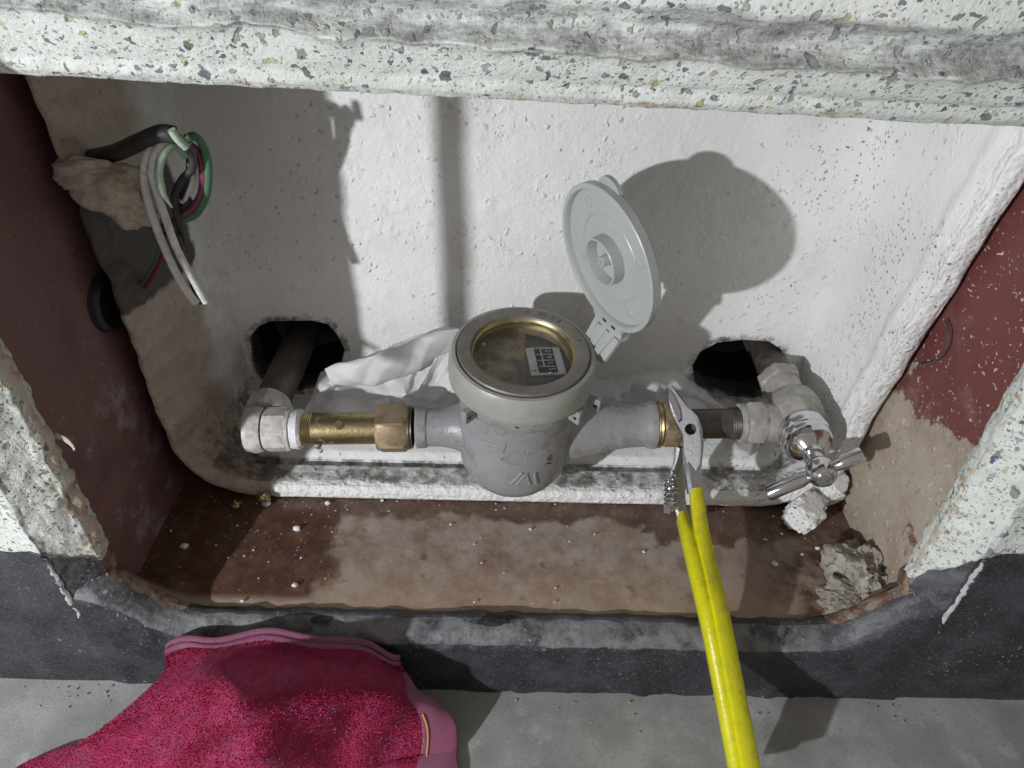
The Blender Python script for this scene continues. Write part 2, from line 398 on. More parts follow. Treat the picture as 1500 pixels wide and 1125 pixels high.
def m_towel(light=False):
    t = NT('pink_terry_hem' if light else 'pink_terry'); uv = t.uvn()
    sc = t.vec('MULTIPLY', uv, (.46, .34, 1.0))              # metres along the cloth
    pile = t.noise(1100, 3, .7, v=sc); pv = t.vor(620, v=sc)
    if light:
        x, y, z = t.sep(sc); rib = t.math('SINE', t.math('MULTIPLY_ADD', t.noise(120, 2, v=sc), 3.0, t.math('MULTIPLY', x, 2300))); row = t.math('SINE', t.math('MULTIPLY', y, 2600))
        col = t.mix(t.math('MULTIPLY_ADD', rib, .5, .5), (.36, .03, .14), (.66, .14, .36)); h = t.math('ADD', rib, t.math('MULTIPLY', row, .5))
        return t.done(col, .85, nrm=t.bump(t.math('ADD', h, t.noise(900, 3, .7, v=sc)), .0009, .9), Sheen_Weight=.3)
    wv = t.vec('ADD', sc, t.vec('SCALE', t.vec('SUBTRACT', t.noise(70, 2, v=sc, col=True), (.5, .5, .5)), .006)); S_ = 15.0
    pc_ = t.vor(S_, wv, out='Position', rnd=.7, dim='2D'); fx, fy, fz = t.sep(t.vec('SCALE', t.vec('SUBTRACT', wv, pc_), S_))
    r = t.math('SQRT', t.math('ADD', t.math('MULTIPLY', fx, fx), t.math('MULTIPLY', fy, fy))); th = t.math('ARCTAN2', fy, fx)
    pet = t.math('MULTIPLY_ADD', t.math('SINE', t.math('MULTIPLY', th, 6.0)), .035, .27)
    inner = t.ramp(r, .07, .12); outer = t.math('SUBTRACT', 1.0, t.ramp(t.math('SUBTRACT', r, t.math('ADD', pet, t.math('MULTIPLY', t.math('SUBTRACT', t.noise(260, 3, .7, v=sc), .5), .22))), -.06, .05))
    fl = t.math('MULTIPLY', t.math('MULTIPLY', inner, outer), t.ramp(t.noise(420, 4, .75, v=sc), .42, .62))
    vine = t.math('MULTIPLY', t.ramp(t.math('ABSOLUTE', t.math('SUBTRACT', t.noise(22, 2, v=sc), .5)), .03, .015), t.ramp(pile, .42, .58))
    pat = t.math('MAXIMUM', fl, t.math('MULTIPLY', vine, .35))
    col = t.mix(pile, (.30, .004, .050), (.66, .028, .160)); col = t.mix(t.math('MULTIPLY', pat, .5), col, (.74, .17, .38))
    return t.done(col, .92, nrm=t.bump(t.math('ADD', pile, t.math('ADD', t.math('MULTIPLY', pv, .8), t.math('MULTIPLY', pat, -.35))), .0022, 1.0), Sheen_Weight=.12, Sheen_Tint=(.9, .3, .5))

M = dict(
    speckle=m_speckle(), black=m_black(), concrete=m_concrete(), primer=m_primer(False), primer2=m_primer(True), plate=m_plate(), foam=m_foam(),
    plaster=m_simple('bare_plaster', (.42, .34, .27), (.55, .49, .42), .85, s=70, bd=.001, dirt=(.24, .13, .07), dirt_amt=.6),
    chalk=m_simple('worn_white', (.42, .42, .42), (.56, .56, .55), .8, s=90, bd=.0008, dirt=(.2, .2, .21), dirt_amt=.7),
    rust=m_simple('rusty_steel', (.17, .095, .06), (.07, .047, .036), .8, s=120, bs=260, bd=.002, dirt=(.34, .30, .26), dirt_amt=.85, dthr=(.46, .56)),
    dark=m_simple('dark_cavity', (.02, .02, .022), (.03, .03, .03), .9),
    rubber=m_simple('black_rubber', (.016, .018, .023), (.028, .03, .036), .5),
    brass=m_simple('brass', (.44, .37, .205), (.33, .27, .14), .30, 1.0, s=80, r2=.45, dirt=(.16, .13, .09), dirt_amt=.6, dthr=(.52, .68)),
    brassdull=m_simple('dull_brass', (.36, .27, .16), (.29, .22, .14), .48, .75, s=60, dirt=(.24, .19, .13), dirt_amt=.8, dthr=(.42, .66)),
    bronze=m_simple('tarnished_bezel', (.185, .168, .15), (.235, .215, .19), .5, .45, s=130, bs=900, bd=.0002, dirt=(.13, .11, .09), dirt_amt=.4),
    zinc=m_simple('galvanised', (.36, .355, .335), (.46, .455, .44), .50, .25, s=55, dirt=(.27, .235, .19), dirt_amt=.75, dthr=(.42, .62)),
    chalky=m_simple('limed_zinc', (.50, .48, .45), (.62, .61, .59), .55, .1, s=80, bs=260, bd=.0008, dirt=(.36, .31, .27), dirt_amt=.7, dthr=(.48, .66)),
    steeldark=m_simple('dark_pipe', (.085, .072, .06), (.13, .11, .095), .42, .5, s=60, dirt=(.17, .14, .11), dirt_amt=.5),
    chrome=m_simple('chrome', (.68, .68, .70), (.60, .60, .61), .09, 1.0, s=50, r2=.16, bs=60, bd=.0002, dirt=(.34, .31, .27), dirt_amt=.35, dthr=(.58, .74)),
    tool=m_simple('tool_steel', (.52, .52, .54), (.44, .44, .46), .26, 1.0, s=110, bs=500, bd=.0002, r2=.36),
    greypaint=m_simple('grey_paint', (.245, .247, .255), (.30, .302, .31), .30, s=28, bs=170, bd=.0011, r2=.46, dirt=(.18, .165, .145), dirt_amt=.7, dthr=(.48, .64)),
    ring=m_simple('cream_grey_plastic', (.285, .29, .265), (.34, .345, .315), .36, s=34, bs=200, bd=.0005, dirt=(.20, .19, .15), dirt_amt=.5, dthr=(.55, .72)),
    lid=m_simple('grey_plastic', (.355, .378, .36), (.395, .415, .398), .36, s=20, bs=120, bd=.0003, dirt=(.28, .29, .27), dirt_amt=.25),
    dial=m_dial(), glass=m_glass(), film=m_film('white_plastic_film', .95, .25), thin=m_film('thin_plastic_film', .80, .4),
    card=m_simple('counter_plate', (.56, .57, .57), (.62, .63, .63), .6, s=60, dirt=(.24, .26, .22), dirt_amt=.5),
    mask=m_simple('grey_dial_mask', (.115, .11, .105), (.16, .15, .14), .5, s=90, dirt=(.22, .19, .15), dirt_amt=.6),
    ink=m_simple('black_ink', (.02, .021, .025), (.03, .03, .035), .5),
    digit=m_simple('pale_digit', (.48, .49, .5), (.40, .41, .42), .6),
    tape=m_simple('white_tape', (.66, .66, .68), (.74, .74, .76), .5, s=90, bs=500, bd=.001),
    yellow=m_simple('yellow_grip', (.56, .54, .006), (.66, .63, .010), .26, s=30, bs=420, bd=.0005, r2=.40, dirt=(.26, .23, .04), dirt_amt=.55, dthr=(.52, .72)),
    wwhite=m_simple('white_wire_skin', (.72, .72, .71), (.56, .55, .54), .55, s=70, bs=400, bd=.0007, dirt=(.24, .225, .21), dirt_amt=.6, dthr=(.52, .68)),
    wblack=m_simple('black_wire_skin', (.028, .026, .028), (.05, .045, .045), .5, s=120),
    wgreen=m_simple('green_wire_skin', (.055, .14, .07), (.08, .17, .095), .5, s=120),
    wpale=m_simple('pale_green_wire_skin', (.34, .46, .33), (.44, .55, .43), .5, s=160, dirt=(.2, .22, .18), dirt_amt=.4),
    wpink=m_simple('dark_pink_wire_skin', (.20, .038, .085), (.15, .03, .07), .5, s=120),
    wred=m_simple('red_wire_skin', (.22, .03, .04), (.17, .025, .035), .5, s=120),
    copper=m_simple('bare_copper', (.62, .60, .55), (.5, .48, .42), .3, 1.0),
    mortar=m_simple('mortar', (.40, .365, .315), (.26, .235, .20), .9, s=70, bs=240, bd=.0025, dirt=(.09, .08, .07), dirt_amt=.75, dthr=(.5, .62)),
    towel=m_towel(), hem=m_towel(True),
    stitch=m_simple('orange_thread', (.62, .28, .06), (.7, .36, .1), .7),
    water=NT('water_drop').done((1, 1, 1), .02, Transmission_Weight=1.0, IOR=1.33),
)

# ================================================================== SETTING
GZ = -.058; WY = -.118
def ground_fn(u, v):
    x = -3 + 6 * u; y = -3 + 2.9 * v
    return V3((x, y, GZ))
bm = newbm()
for (x0, x1, y0, y1, nu, nv, a) in ((-.45, .45, -.32, -.10, 180, 44, .0012),):
    grid(bm, lambda u, v: (lambda x, y: V3((x, y, GZ + a * nz((x, y, 0), 30, 3) * (1 if abs(x) < .44 and y > -.31 else 0))))(x0 + (x1 - x0) * u, y0 + (y1 - y0) * v), nu, nv)
for (x0, x1, y0, y1) in ((-4, -.45, -4, -.10), (.45, 4, -4, -.10), (-.45, .45, -4, -.32)):
    grid(bm, lambda u, v: V3((x0 + (x1 - x0) * u, y0 + (y1 - y0) * v, GZ)), 1, 1)
obj('ground', bm, M['concrete'], kind='structure')

wall = thing('painted_wall', 'white speckled wall with black skirting round the open meter niche', 'wall', (0, WY, GZ))
ze = lambda x: .3302 - .0309 * x
zc = lambda x: .3545 - .050 * x
# lintel and upper wall: profile swept along x
prof = [(.02, 0, 'e'), (-.06, 0, 'e'), (-.099, .0, 'e'), (-.1035, .0012, 'e'), (-.1062, .004, 'e'), (-.1078, .009, 'e'), (-.1105, .55, 'm'), (-.1155, -.004, 'c'), (-.1190, -.0015, 'c'),
        (-.1165, .001, 'c'), (-.1145, .0035, 'c'), (-.1150, .008, 'c'), (-.1175, .0105, 'c'), (-.1205, .013, 'c'), (-.122, .018, 'c'), (-.122, .03, 'c'), (-.122, .09, 'c'), (-.122, .9, 'c'), (-.122, 1.6, 'c')]
def lint_pt(u, v):
    x = -.72 + 1.44 * u; k = v * (len(prof) - 1); i = min(int(k), len(prof) - 2); f = k - i
    def P(q):
        y, a, m = prof[q]
        return (y, ze(x) + a if m == 'e' else (zc(x) + a + .0025 * nz((x, 0, 0), 40, 5) if m == 'c' else (ze(x) + zc(x)) / 2))
    (y0, z0), (y1, z1) = P(i), P(i + 1); y = y0 + (y1 - y0) * f; z = z0 + (z1 - z0) * f
    p = V3((x, y, z)); e = 1 if 5 < k < 7.4 else 0
    amp = .0009 if k < 5.5 else (.0006 if k < 7 else (.0014 if k < 13 else .0004))
    if k < 2: amp = 0
    n = nz(p, 110, 1); p.y -= amp * n; p.z += amp * .6 * nz(p, 150, 2) * (1 if k < 13 else .2)
    wear = 1.0 if 8.0 < k < 12.8 else (.62 if 7.4 < k < 13.4 else (.30 if 2 < k < 4.6 else .05)); 
    return p, wear, (.75 if 2.3 < k < 4.2 else 0)
def sheet(bm, fn, nu, nv, names=('wear', 'rust')):
    L = [bm.verts.layers.float.get(n) or bm.verts.layers.float.new(n) for n in names]; R = []
    for j in range(nv + 1):
        row = []
        for i in range(nu + 1):
            r = fn(i / nu, j / nv); v = bm.verts.new(r[0])
            for l, a in zip(L, r[1:]): v[l] = a
            row.append(v)
        R.append(row)
    for j in range(nv):
        for i in range(nu): bm.faces.new((R[j][i], R[j][i + 1], R[j + 1][i + 1], R[j + 1][i]))
    return R
bm = newbm(); sheet(bm, lint_pt, 420, (len(prof) - 1) * 4)
obj('lintel', bm, M['speckle'], wall, angle=180)

# jambs: wall face, bevel, reveal; white above b(s), black skirting below
def jamb(sgn, bw, bi):
    sec = [(.72, WY), (.40, WY), (.33, WY), (.29, WY), (.272, WY), (.2655, WY - .0008), (.2632, WY + .0012), (.2575, -.1125), (.2505, -.1065), (.2465, -.1035), (.2450, -.1000), (.2460, -.094), (.2495, -.088), (.258, -.086)]
    def S_(k):
        i = min(int(k), len(sec) - 2); f = k - i
        return sec[i][0] + (sec[i + 1][0] - sec[i][0]) * f, sec[i][1] + (sec[i + 1][1] - sec[i][1]) * f
    n = len(sec) - 1
    def bnd(k, x):
        return bw + (bi - bw) * sst(4.6, 10, k) + .0025 * nz((x, k * .01, 0), 60, 8 + sgn)
    def pt(k, z, low):
        x, y = S_(k)
        e = sst(4.3, 5.2, k)
        # the inner edge of the reveal is ragged and leans a little
        p = V3((sgn * x, y, z)); amp = .0004 + .0008 * e
        if k > 4.5:
            p.x += amp * 1.2 * nz((z, k * .004, 0), 120, 3 + sgn) + .0016 * sst(8, 10, k) * nz((z, 0, 0), 55, 9 + sgn)
        p.y += amp * nz(p, 130, 4) - (.0009 if low else 0) * (1 - .0) 
        if low and k > 5: p.x -= sgn * .0006
        return p
    def up(u, v):
        k = u * n; x, y = S_(k); z0 = bnd(k, x); z1 = .345; z = z0 + (z1 - z0) * v
        crease = 1 - min(1, abs(k - 5.3) / 1.0)
        return pt(k, z, False), max(.75 * crease, .4 if 9 < k < 10.4 else .16 if k > 5.5 else .03), (.95 if 8.2 < k < 11 else .12 if k > 6.5 else 0)
    def lo(u, v):
        k = u * n; x, y = S_(k); z1 = bnd(k, x) + .0012; z = GZ - .004 + (z1 - GZ + .004) * v
        cr = max(0, 1 - abs(k - 5.35) / (.75 + .5 * sst(.03, 0, z))) * sst(-.004, .01, z) * sst(z1 + .004, z1 - .01, z)
        return pt(k, z, True), (.5 if k > 6 else .12) + .25 * nz((x, z, 0), 30, 2), (.9 if k > 9 else 0) * sst(.03, .045, z), cr
    b1 = newbm(); sheet(b1, up, n * 8, 110); obj('jamb_plaster', b1, M['speckle'], wall, angle=180)
    b2 = newbm(); sheet(b2, lo, n * 8, 70, ('wear', 'rust', 'crease')); obj('skirting', b2, M['black'], wall, angle=180)
jamb(-1, .080, .054)
jamb(1, .097, .050)

# bare plaster showing where the paint has come off the edge of the niche
def strip_edge(sgn, zlo, zhi, w0, seed):
    bm = newbm()
    def fn(u, v):
        z = zlo + (zhi - zlo) * v; w = w0 * (.45 + .9 * abs(nz((z, 0, 0), 50, seed))) * min(1, 6 * v, 6 * (1 - v)) + .0002
        a = u * PI; x = .2462 - w * .55 * math.sin(a) + .0010 * nz((z, u * .01, 0), 160, seed + 1); y = -.1005 + w * 1.5 * u - .001
        return V3((sgn * x, y, z + .0012 * nz((z, u, 0), 90, seed)))
    grid(bm, fn, 10, 110)
    obj('bare_plaster', bm, M['plaster'], wall)
strip_edge(-1, .046, .235, .0075, 11)
strip_edge(1, .05, .20, .0026, 17)
# a few curled flakes still hanging on the left edge
for (px, py, w, h, rz) in ((84, 640, .012, .005, .4), (74, 655, .007, .006, -.2), (110, 735, .008, .006, .7), (100, 700, .006, .007, .1), (128, 772, .006, .006, .5)):
    bm = newbm(); c = at(px, py, -.094)
    def fn(u, v):
        a = (u - .1) * 1.1; q = V3((math.sin(a) * w, -(1 - math.cos(a)) * w * .6, (v - .5) * h * (1 - .55 * u) - .25 * u * h + .0012 * nz((u, v, rz), 3, 2)))
        return c + Matrix.Rotation(rz, 3, 'Y') @ q
    grid(bm, fn, 8, 6); o = obj('paint_flake', bm, M['plaster'], wall); sm = o.modifiers.new('thick', 'SOLIDIFY'); sm.thickness = .0006

# black sill in front of the niche floor, rising at both corners
def sill_top(x): return .005 + .048 * sst(.195, .262, abs(x)) ** 1.3
sp = [(-.0955, -.004), (-.098, .000), (-.102, .002), (-.107, .001), (-.112, -.0015), (-.1165, -.005), (-.1195, -.010), (-.1205, -.020), (-.1205, -.04), (-.1205, -.0585 + .0), (-.1205, -.066)]
def sill(u, v):
    x = -.2665 + .533 * u; k = v * (len(sp) - 1); i = min(int(k), len(sp) - 2); f = k - i
    y = sp[i][0] + (sp[i + 1][0] - sp[i][0]) * f; dz = sp[i][1] + (sp[i + 1][1] - sp[i][1]) * f
    zt = sill_top(x) - .003; h = max(0, min(1, (dz + .06) / .06)); z = dz + zt * h
    p = V3((x, y, z)); a = .0013 if k < 7 else .0009
    p.y += a * nz(p, 90, 6) - (.0022 * max(0, nz(p, 55, 9)) if k > 8.5 else 0); p.z += a * .8 * nz(p, 70, 7) * (1 if k < 8 else 0)
    w = .95 if 2.5 < k < 5.6 else (.35 if k <= 2.5 else .22)
    return p, w * (1 - .6 * sst(.17, .25, x)), (1 - sst(2.2, 3.4, k)) * sst(.2, .215, abs(x))
bm = newbm(); sheet(bm, sill, 220, (len(sp) - 1) * 5); obj('sill', bm, M['black'], wall, angle=180)
# chipped gaps along the lip
bm = newbm()
for (px, py, w, h) in ((500, 915, .004, .006), (585, 917, .003, .005), (925, 938, .005, .007), (470, 908, .006, .0018), (720, 910, .010, .002), (905, 936, .004, .005)):
    c = at(px, py, -.108); lump(bm, c, w, .003, h * .5, .5, 2.5, px * .1, 3, False)
obj('chipped_spot', bm, M['ink'], wall, kind='stuff')

# ================================================================== STEEL BOX IN THE NICHE
bx = thing('meter_box', 'rusty red-primed steel box let into the wall, open at the front', 'meter box', (0, 0, 0))
def panel(sgn, mat):
    bm = newbm()
    def fn(u, v):
        y = -.094 + .22 * u; z = -.01 + .37 * v
        return V3((sgn * (.2535 + .0012 * nz((0, y, z), 14, 3 + sgn) + .0003 * nz((0, y, z), 120, 4)), y, z))
    grid(bm, fn, 60, 90); return obj('side_panel', bm, mat, bx, angle=180)
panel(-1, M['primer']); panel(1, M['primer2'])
bm = newbm()
grid(bm, lambda u, v: (lambda x, y: V3((x, y, .0035 * sst(-.06, -.1, y) * 0 + .05 * sst(.205, .262, abs(x)) ** 1.6 * sst(-.07, -.1, y) + .0006 * nz((x, y, 0), 45, 5) + .0009 * nz((x, y, 0), 12, 6))))(-.262 + .524 * u, -.1005 + .23 * v), 240, 100)
obj('base_plate', bm, M['plate'], bx, angle=180)
bm = newbm(); box(bm, V3((0, .16, .16)), XA, YA, ZA, .27, .002, .2, 0); obj('back_panel', bm, M['dark'], bx)
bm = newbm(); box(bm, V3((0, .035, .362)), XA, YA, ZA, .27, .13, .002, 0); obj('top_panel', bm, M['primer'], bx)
# rusty flange at the two lower front corners
for sgn, pts in ((-1, ((158, 838), (178, 856), (205, 872), (235, 884), (268, 893))), (1, ((1326, 872), (1308, 888), (1285, 898), (1258, 906), (1225, 912)))):
    bm = newbm(); P = spline([at(a, b, -.1005) for a, b in pts], 12)
    def fn(u, v):
        k = min(int(u * (len(P) - 1)), len(P) - 1); q = P[k]; w = .0062 * max(0, math.sin(PI * min(1, u * 1.02))) ** .6 + .0006
        return q + (CAM - q).normalized() * .0045 + V3((0, (v - .2) * w * .9 - .0018, (v - .35) * w * .55 + .0008 + .0012 * nz((q.x, v * .02, q.z), 140, 3)))
    grid(bm, fn, len(P) - 1, 6); o = obj('flange', bm, M['rust'], bx); m = o.modifiers.new('t', 'SOLIDIFY'); m.thickness = .0009
# knock-out with rubber grommet on the left panel
G = V3((-.2525, .004, .170))
bm = newbm(); lathe(bm, G + V3((-.0004, 0, 0)), XA, [(0, .0002), (.0125, .0002), (.0135, .0035), (.0155, .0048), (.0178, .003), (.0185, -.001)], 40); gr = obj('grommet', bm, M['rubber'], bx)

# ================================================================== FOAM LINING
fo = thing('foam_lining', 'white moulded foam tray lining the back and sides of the niche', 'foam tray', (0, .04, 0))
def foam_path():
    pts = []; X = .2475; R = .062; Zt = .352
    n = 110
    for i in range(n): pts.append((V3((-X, 0, Zt + (R - Zt) * i / n)), V3((1, 0, 0))))
    for i in range(30):
        a = PI + (PI / 2) * i / 30; pts.append((V3((-X + R + R * math.cos(a), 0, R + R * math.sin(a) + .0008)), V3((-math.cos(a), 0, -math.sin(a)))))
    for i in range(150): pts.append((V3((-X + R + (2 * X - 2 * R) * i / 150, 0, .0008)), V3((0, 0, 1))))
    for i in range(30):
        a = -PI / 2 + (PI / 2) * i / 30; pts.append((V3((X - R + R * math.cos(a), 0, R + R * math.sin(a) + .0008)), V3((-math.cos(a), 0, -math.sin(a)))))
    for i in range(n + 1): pts.append((V3((X, 0, R + (Zt - R) * i / n)), V3((-1, 0, 0))))
    return pts
FP = foam_path()
fprof = [(-.001, .03), (-.0005, .006), (.0, -.001), (.004, -.004), (.010, -.004), (.0135, -.002), (.0150, .003), (.0155, .012), (.0160, .018), (.0125, .0195), (.0115, .0225), (.0130, .0255), (.0175, .0262), (.0205, .029), (.0225, .036), (.0255, .055), (.0285, .078), (.031, .0875)]
def foam_rim():
    bm = newbm(); nm = ('wear', 'tan', 'soot_dark', 'rough'); nS = 4; nv = (len(fprof) - 1) * nS; nu = len(FP) - 1
    def fn(u, v):
        q, nrm = FP[min(int(round(u * nu)), nu)]; k = v * (len(fprof) - 1); i = min(int(k), len(fprof) - 2); f = k - i
        d = fprof[i][0] + (fprof[i + 1][0] - fprof[i][0]) * f; y = fprof[i][1] + (fprof[i + 1][1] - fprof[i][1]) * f
        side = q.x < -.18; rs = q.x > .18 and q.z > .05
        K = len(fprof) - 1; dl, yl = d, y
        if k > 5:
            f = (k - 5) / (K - 5)
            if q.x < 0: dl = .005 + .031 * f ** .85; yl = .001 + .087 * f ** 1.05
            else: dl = .0125 + .0055 * f + .0012 * sst(.10, .13, f) * (1 - sst(.16, .2, f)); yl = -.001 + .089 * f
        elif q.x < 0: dl = d * .36
        else: yl = y * .5 if y < 0 else y
        ws = sst(.3, .85, abs(nrm.x)); d += (dl - d) * ws; y += (yl - y) * ws
        if q.x > 0 and ws > 0: y -= max(0, q.z - .09) * .17 * ws * (1 - max(0, k - 5) / (K - 5)) + (.0016 * sst(.84, .92, (k - 5) / (K - 5)) * (1 - sst(.93, .99, (k - 5) / (K - 5))) * ws if k > 5 else 0)
        rough = 1 if 1 < k < 6 else (.25 if k < 13 else 0)
        p = q + nrm * d + V3((0, y, 0))
        if q.z > .03 and not side and q.x > .18: p += nrm * (.004 * sst(1, 3, k) * nz((q.z, 0, 0), 26, 4) * (1 - sst(6, 9, k)))
        # the right wall of the tray leans; outer edge nibbled
        a = .0010 * rough + .00035
        cellv = noise.cell(p * 330) - .5
        dis = a * (nz(p, 170, 2) * .7 + .38 * cellv * rough)
        p += (nrm * .6 + V3((0, -.8, 0))) * dis
        if side and k < 12: # broken, pushed-in edge on the left
            nb = nz((q.z, 0, 0), 34, 7); p += V3((.006 * nb + .004, -.004 * nb, 0)) * (1 - sst(5, 12, k)) * sst(.0, .05, q.z)
        tan = (.9 if side else 0) * (1 - sst(11, 13.5, k + 1.2 * nz(p, 40, 6)))
        bottom = abs(nrm.z) > .7
        wear = (1.0 if 5.6 < k < 11.5 else (.25 if 11.5 <= k < 14 else (.22 if k < 1.5 else .0))) if bottom else ((.30 if 5.5 < k < 8 else .10) if q.x > .18 else .45)
        soot_dark = 0
        if side:
            soot_dark = sst(.155, .175, q.z) * (1 - sst(.235, .25, q.z)) * (1 - sst(13, 15, k)) * 1.0
            soot_dark = max(soot_dark, .55 * (1 - sst(.03, .075, q.z)) * sst(3, 7, k))  # darker towards the lower left corner
        elif bottom and q.x < -.15: soot_dark = .0
        return p, wear, tan, soot_dark, rough
    sheet(bm, fn, nu, nv, nm)
    return obj('tray_wall', bm, M['foam'], fo, angle=180)
foam_rim()
holes = ([(-.2075, .071), (-.2055, .088), (-.196, .099), (-.185, .1035), (-.155, .105), (-.142, .102), (-.136, .092), (-.1325, .078), (-.139, .058), (-.151, .043), (-.175, .035), (-.2, .035), (-.2068, .05)],
         [(.1435, .0695), (.147, .083), (.1585, .0925), (.178, .0955), (.198, .0945), (.211, .086), (.2145, .068), (.213, .043), (.195, .036), (.1622, .042), (.148, .052)])
def inside(x, z, P):
    c = False; n = len(P)
    for i in range(n):
        x0, z0 = P[i]; x1, z1 = P[i - 1]
        if (z0 > z) != (z1 > z) and x < (x1 - x0) * (z - z0) / (z1 - z0) + x0: c = not c
    return c
def nearest(x, z, P):
    best = None
    for i in range(len(P)):
        a = V3((*P[i - 1], 0)); b = V3((*P[i], 0)); q = V3((x, z, 0)); d = b - a; t = max(0, min(1, (q - a).dot(d) / d.dot(d))); r = a + d * t
        if best is None or (r - q).length < best[0]: best = ((r - q).length, r)
    return best
def foam_back():
    bm = newbm(); L = [bm.verts.layers.float.new(n) for n in ('wear', 'tan', 'soot_dark', 'rough')]
    nx, nzv = 186, 140; X0, X1, Z0, Z1 = -.234, .2345, .002, .352; R = []
    for j in range(nzv + 1):
        row = []
        for i in range(nx + 1):
            x = X0 + (X1 - X0) * i / nx; z = Z0 + (Z1 - Z0) * j / nzv
            p = V3((x, .085, z)); soot_dark = 0
            p.y += .0011 * nz(p, 18, 2) - .0006 * max(0, nz(p, 130, 5) - .35) * 3
            row.append([p, inside(x, z, holes[0]) or inside(x, z, holes[1]), None])
        R.append(row)
    for j in range(nzv + 1):
        for i in range(nx + 1):
            p, ins, _ = R[j][i]
            if ins: continue
            near = any(0 <= j + b <= nzv and 0 <= i + a <= nx and R[j + b][i + a][1] for a in (-1, 0, 1) for b in (-1, 0, 1))
            h = min((nearest(p.x, p.z, P) for P in holes), key=lambda t: t[0])
            if near: p.x, p.z = h[1].x, h[1].y
            v = bm.verts.new(p); R[j][i][2] = v
            v[L[2]] = .62 * (1 - sst(.0, .016, h[0])) + .34 * sst(.04, .01, p.z); v[L[0]] = .45 * sst(.10, .02, p.z) + .12  # darker round the holes and along the bottom
    for j in range(nzv):
        for i in range(nx):
            q = (R[j][i][2], R[j][i + 1][2], R[j + 1][i + 1][2], R[j + 1][i][2])
            q = [v for v in q if v]
            if len(q) == 4:
                try: bm.faces.new(q)
                except ValueError: pass
    bd = [e for e in bm.edges if len(e.link_faces) == 1 and all(X0 + .003 < v.co.x < X1 - .003 and Z0 + .003 < v.co.z < Z1 - .003 for v in e.verts)]
    r = bmesh.ops.extrude_edge_only(bm, edges=bd)
    for v in r['geom']:
        if isinstance(v, bmesh.types.BMVert): v.co.y += .022; v[L[2]] = 1.0  # hole walls coloured near black to stand for the shade inside
    return obj('tray_back', bm, M['foam'], fo, angle=60)
foam_back()
# dark hollow behind each pipe opening
for P in holes:
    bm = newbm(); cx = sum(p[0] for p in P) / len(P); cz = sum(p[1] for p in P) / len(P)
    def fn(u, v):
        k = int(round(u * len(P))) % len(P); x, z = P[k]; s = 1.12
        return V3((cx + (x - cx) * s, .1045 + .05 * v, cz + (z - cz) * s))
    grid(bm, fn, len(P), 1)
    obj('pipe_opening', bm, M['dark'], fo)
# broken lump of foam edge at the upper left
bm = newbm(); lump(bm, at(165, 276, -.002), .021, .012, .014, .26, 1.3, 3.3, 5, False); lump(bm, at(192, 296, .0), .015, .010, .016, .28, 1.5, 8.1, 5, False); lump(bm, at(122, 256, -.004), .016, .008, .010, .28, 1.5, 5.1, 5, False)
obj('broken_edge', bm, M['plaster'], fo)

# ================================================================== WATER METER
nC = V3((.05, -.075, .996)).normalized(); T = V3((.007, -.0006, .144))
wm = thing('water_meter', 'grey water meter with its round lid flipped open in the middle of the niche', 'water meter', (.007, .005, .045))
ca, cb, _ = frame(nC, V3((0, 1, 0)))      # ca: to the left/right, cb: back
if ca.x < 0: ca, cb = -ca, -cb
if cb.y < 0: cb = -cb
def L2(x, y, h): return T + ca * x + cb * y + nC * h
bump_d = lambda q, n: q + n * .0005 * nz(q, 60, 3)
bm = newbm(); lathe(bm, T, nC, [(0, -.03), (.0415, -.021), (.0425, -.023), (.0420, -.030), (.0408, -.0335), (.0400, -.036), (.0400, -.055), (.0400, -.074), (.0396, -.088), (.0384, -.0985), (.0352, -.1065), (.028, -.1110), (0, -.1125)], 72, bump_d)
from mathutils.bvhtree import BVHTree
body_tree = BVHTree.FromBMesh(bm)
AX = V3((1, .05, 0)).normalized(); ax0 = V3((.007, .0085, .070))
body = obj('meter_body', bm, M['greypaint'], wm, angle=50)
bm = newbm()
lathe(bm, ax0, -AX, [(.023, .018), (.0225, .030), (.020, .038), (.0158, .047), (.0140, .056), (.0138, .066), (.0148, .0672), (.0150, .0735), (.0138, .0745), (0, .0745)], 48, bump_d)
obj('inlet_port', bm, M['greypaint'], wm)
bm = newbm()
lathe(bm, ax0, AX, [(.025, .018), (.0245, .034), (.0225, .046), (.0185, .062), (.0160, .078), (.0160, .089), (.0172, .0905), (.0174, .0955), (.016, .0965), (0, .0965)], 48, bump_d)
obj('outlet_port', bm, M['greypaint'], wm)
# raised band, dents and cast marks on the front of the body
bm = newbm()
def fp(px, py, off=.0): # point on the body skin at a place of the photograph
    d = fwd + c_right * ((px - 750) / FPX) - c_up * ((py - 562.5) / FPX); d.normalize()
    p, n, i, dist = body_tree.ray_cast(CAM, d)
    if p is None: p, n, i, dist = body_tree.find_nearest(CAM + d * .46)
    if n.dot(d) > 0: n = -n
    return p + n * off, n
def ridge(bm, pts, r, out=.0003):
    tube(bm, [fp(a, b, out)[0] for a, b in pts], r, 8, 6)
ridge(bm, ((748, 709), (765, 692)), .0011); ridge(bm, ((756, 710), (770, 695)), .0009)
obj('cast_mark', bm, M['greypaint'], wm); bm = newbm(); ridge(bm, ((771, 693), (776, 709)), .0010)
obj('cast_mark', bm, M['greypaint'], wm); bm = newbm(); ridge(bm, ((783, 692), (785, 708)), .0012)
obj('cast_mark', bm, M['greypaint'], wm)
bm = newbm()
ridge(bm, ((688, 632), (706, 645), (722, 652), (738, 655)), .0008); ridge(bm, ((694, 640), (712, 652), (730, 660)), .0006); ridge(bm, ((738, 655), (741, 650), (736, 662)), .0008)
ridge(bm, ((734, 677), (750, 680), (775, 681), (800, 677)), .0006)
ridge(bm, ((745, 661), (768, 664)), .0010); ridge(bm, ((772, 664), (800, 661)), .0010)
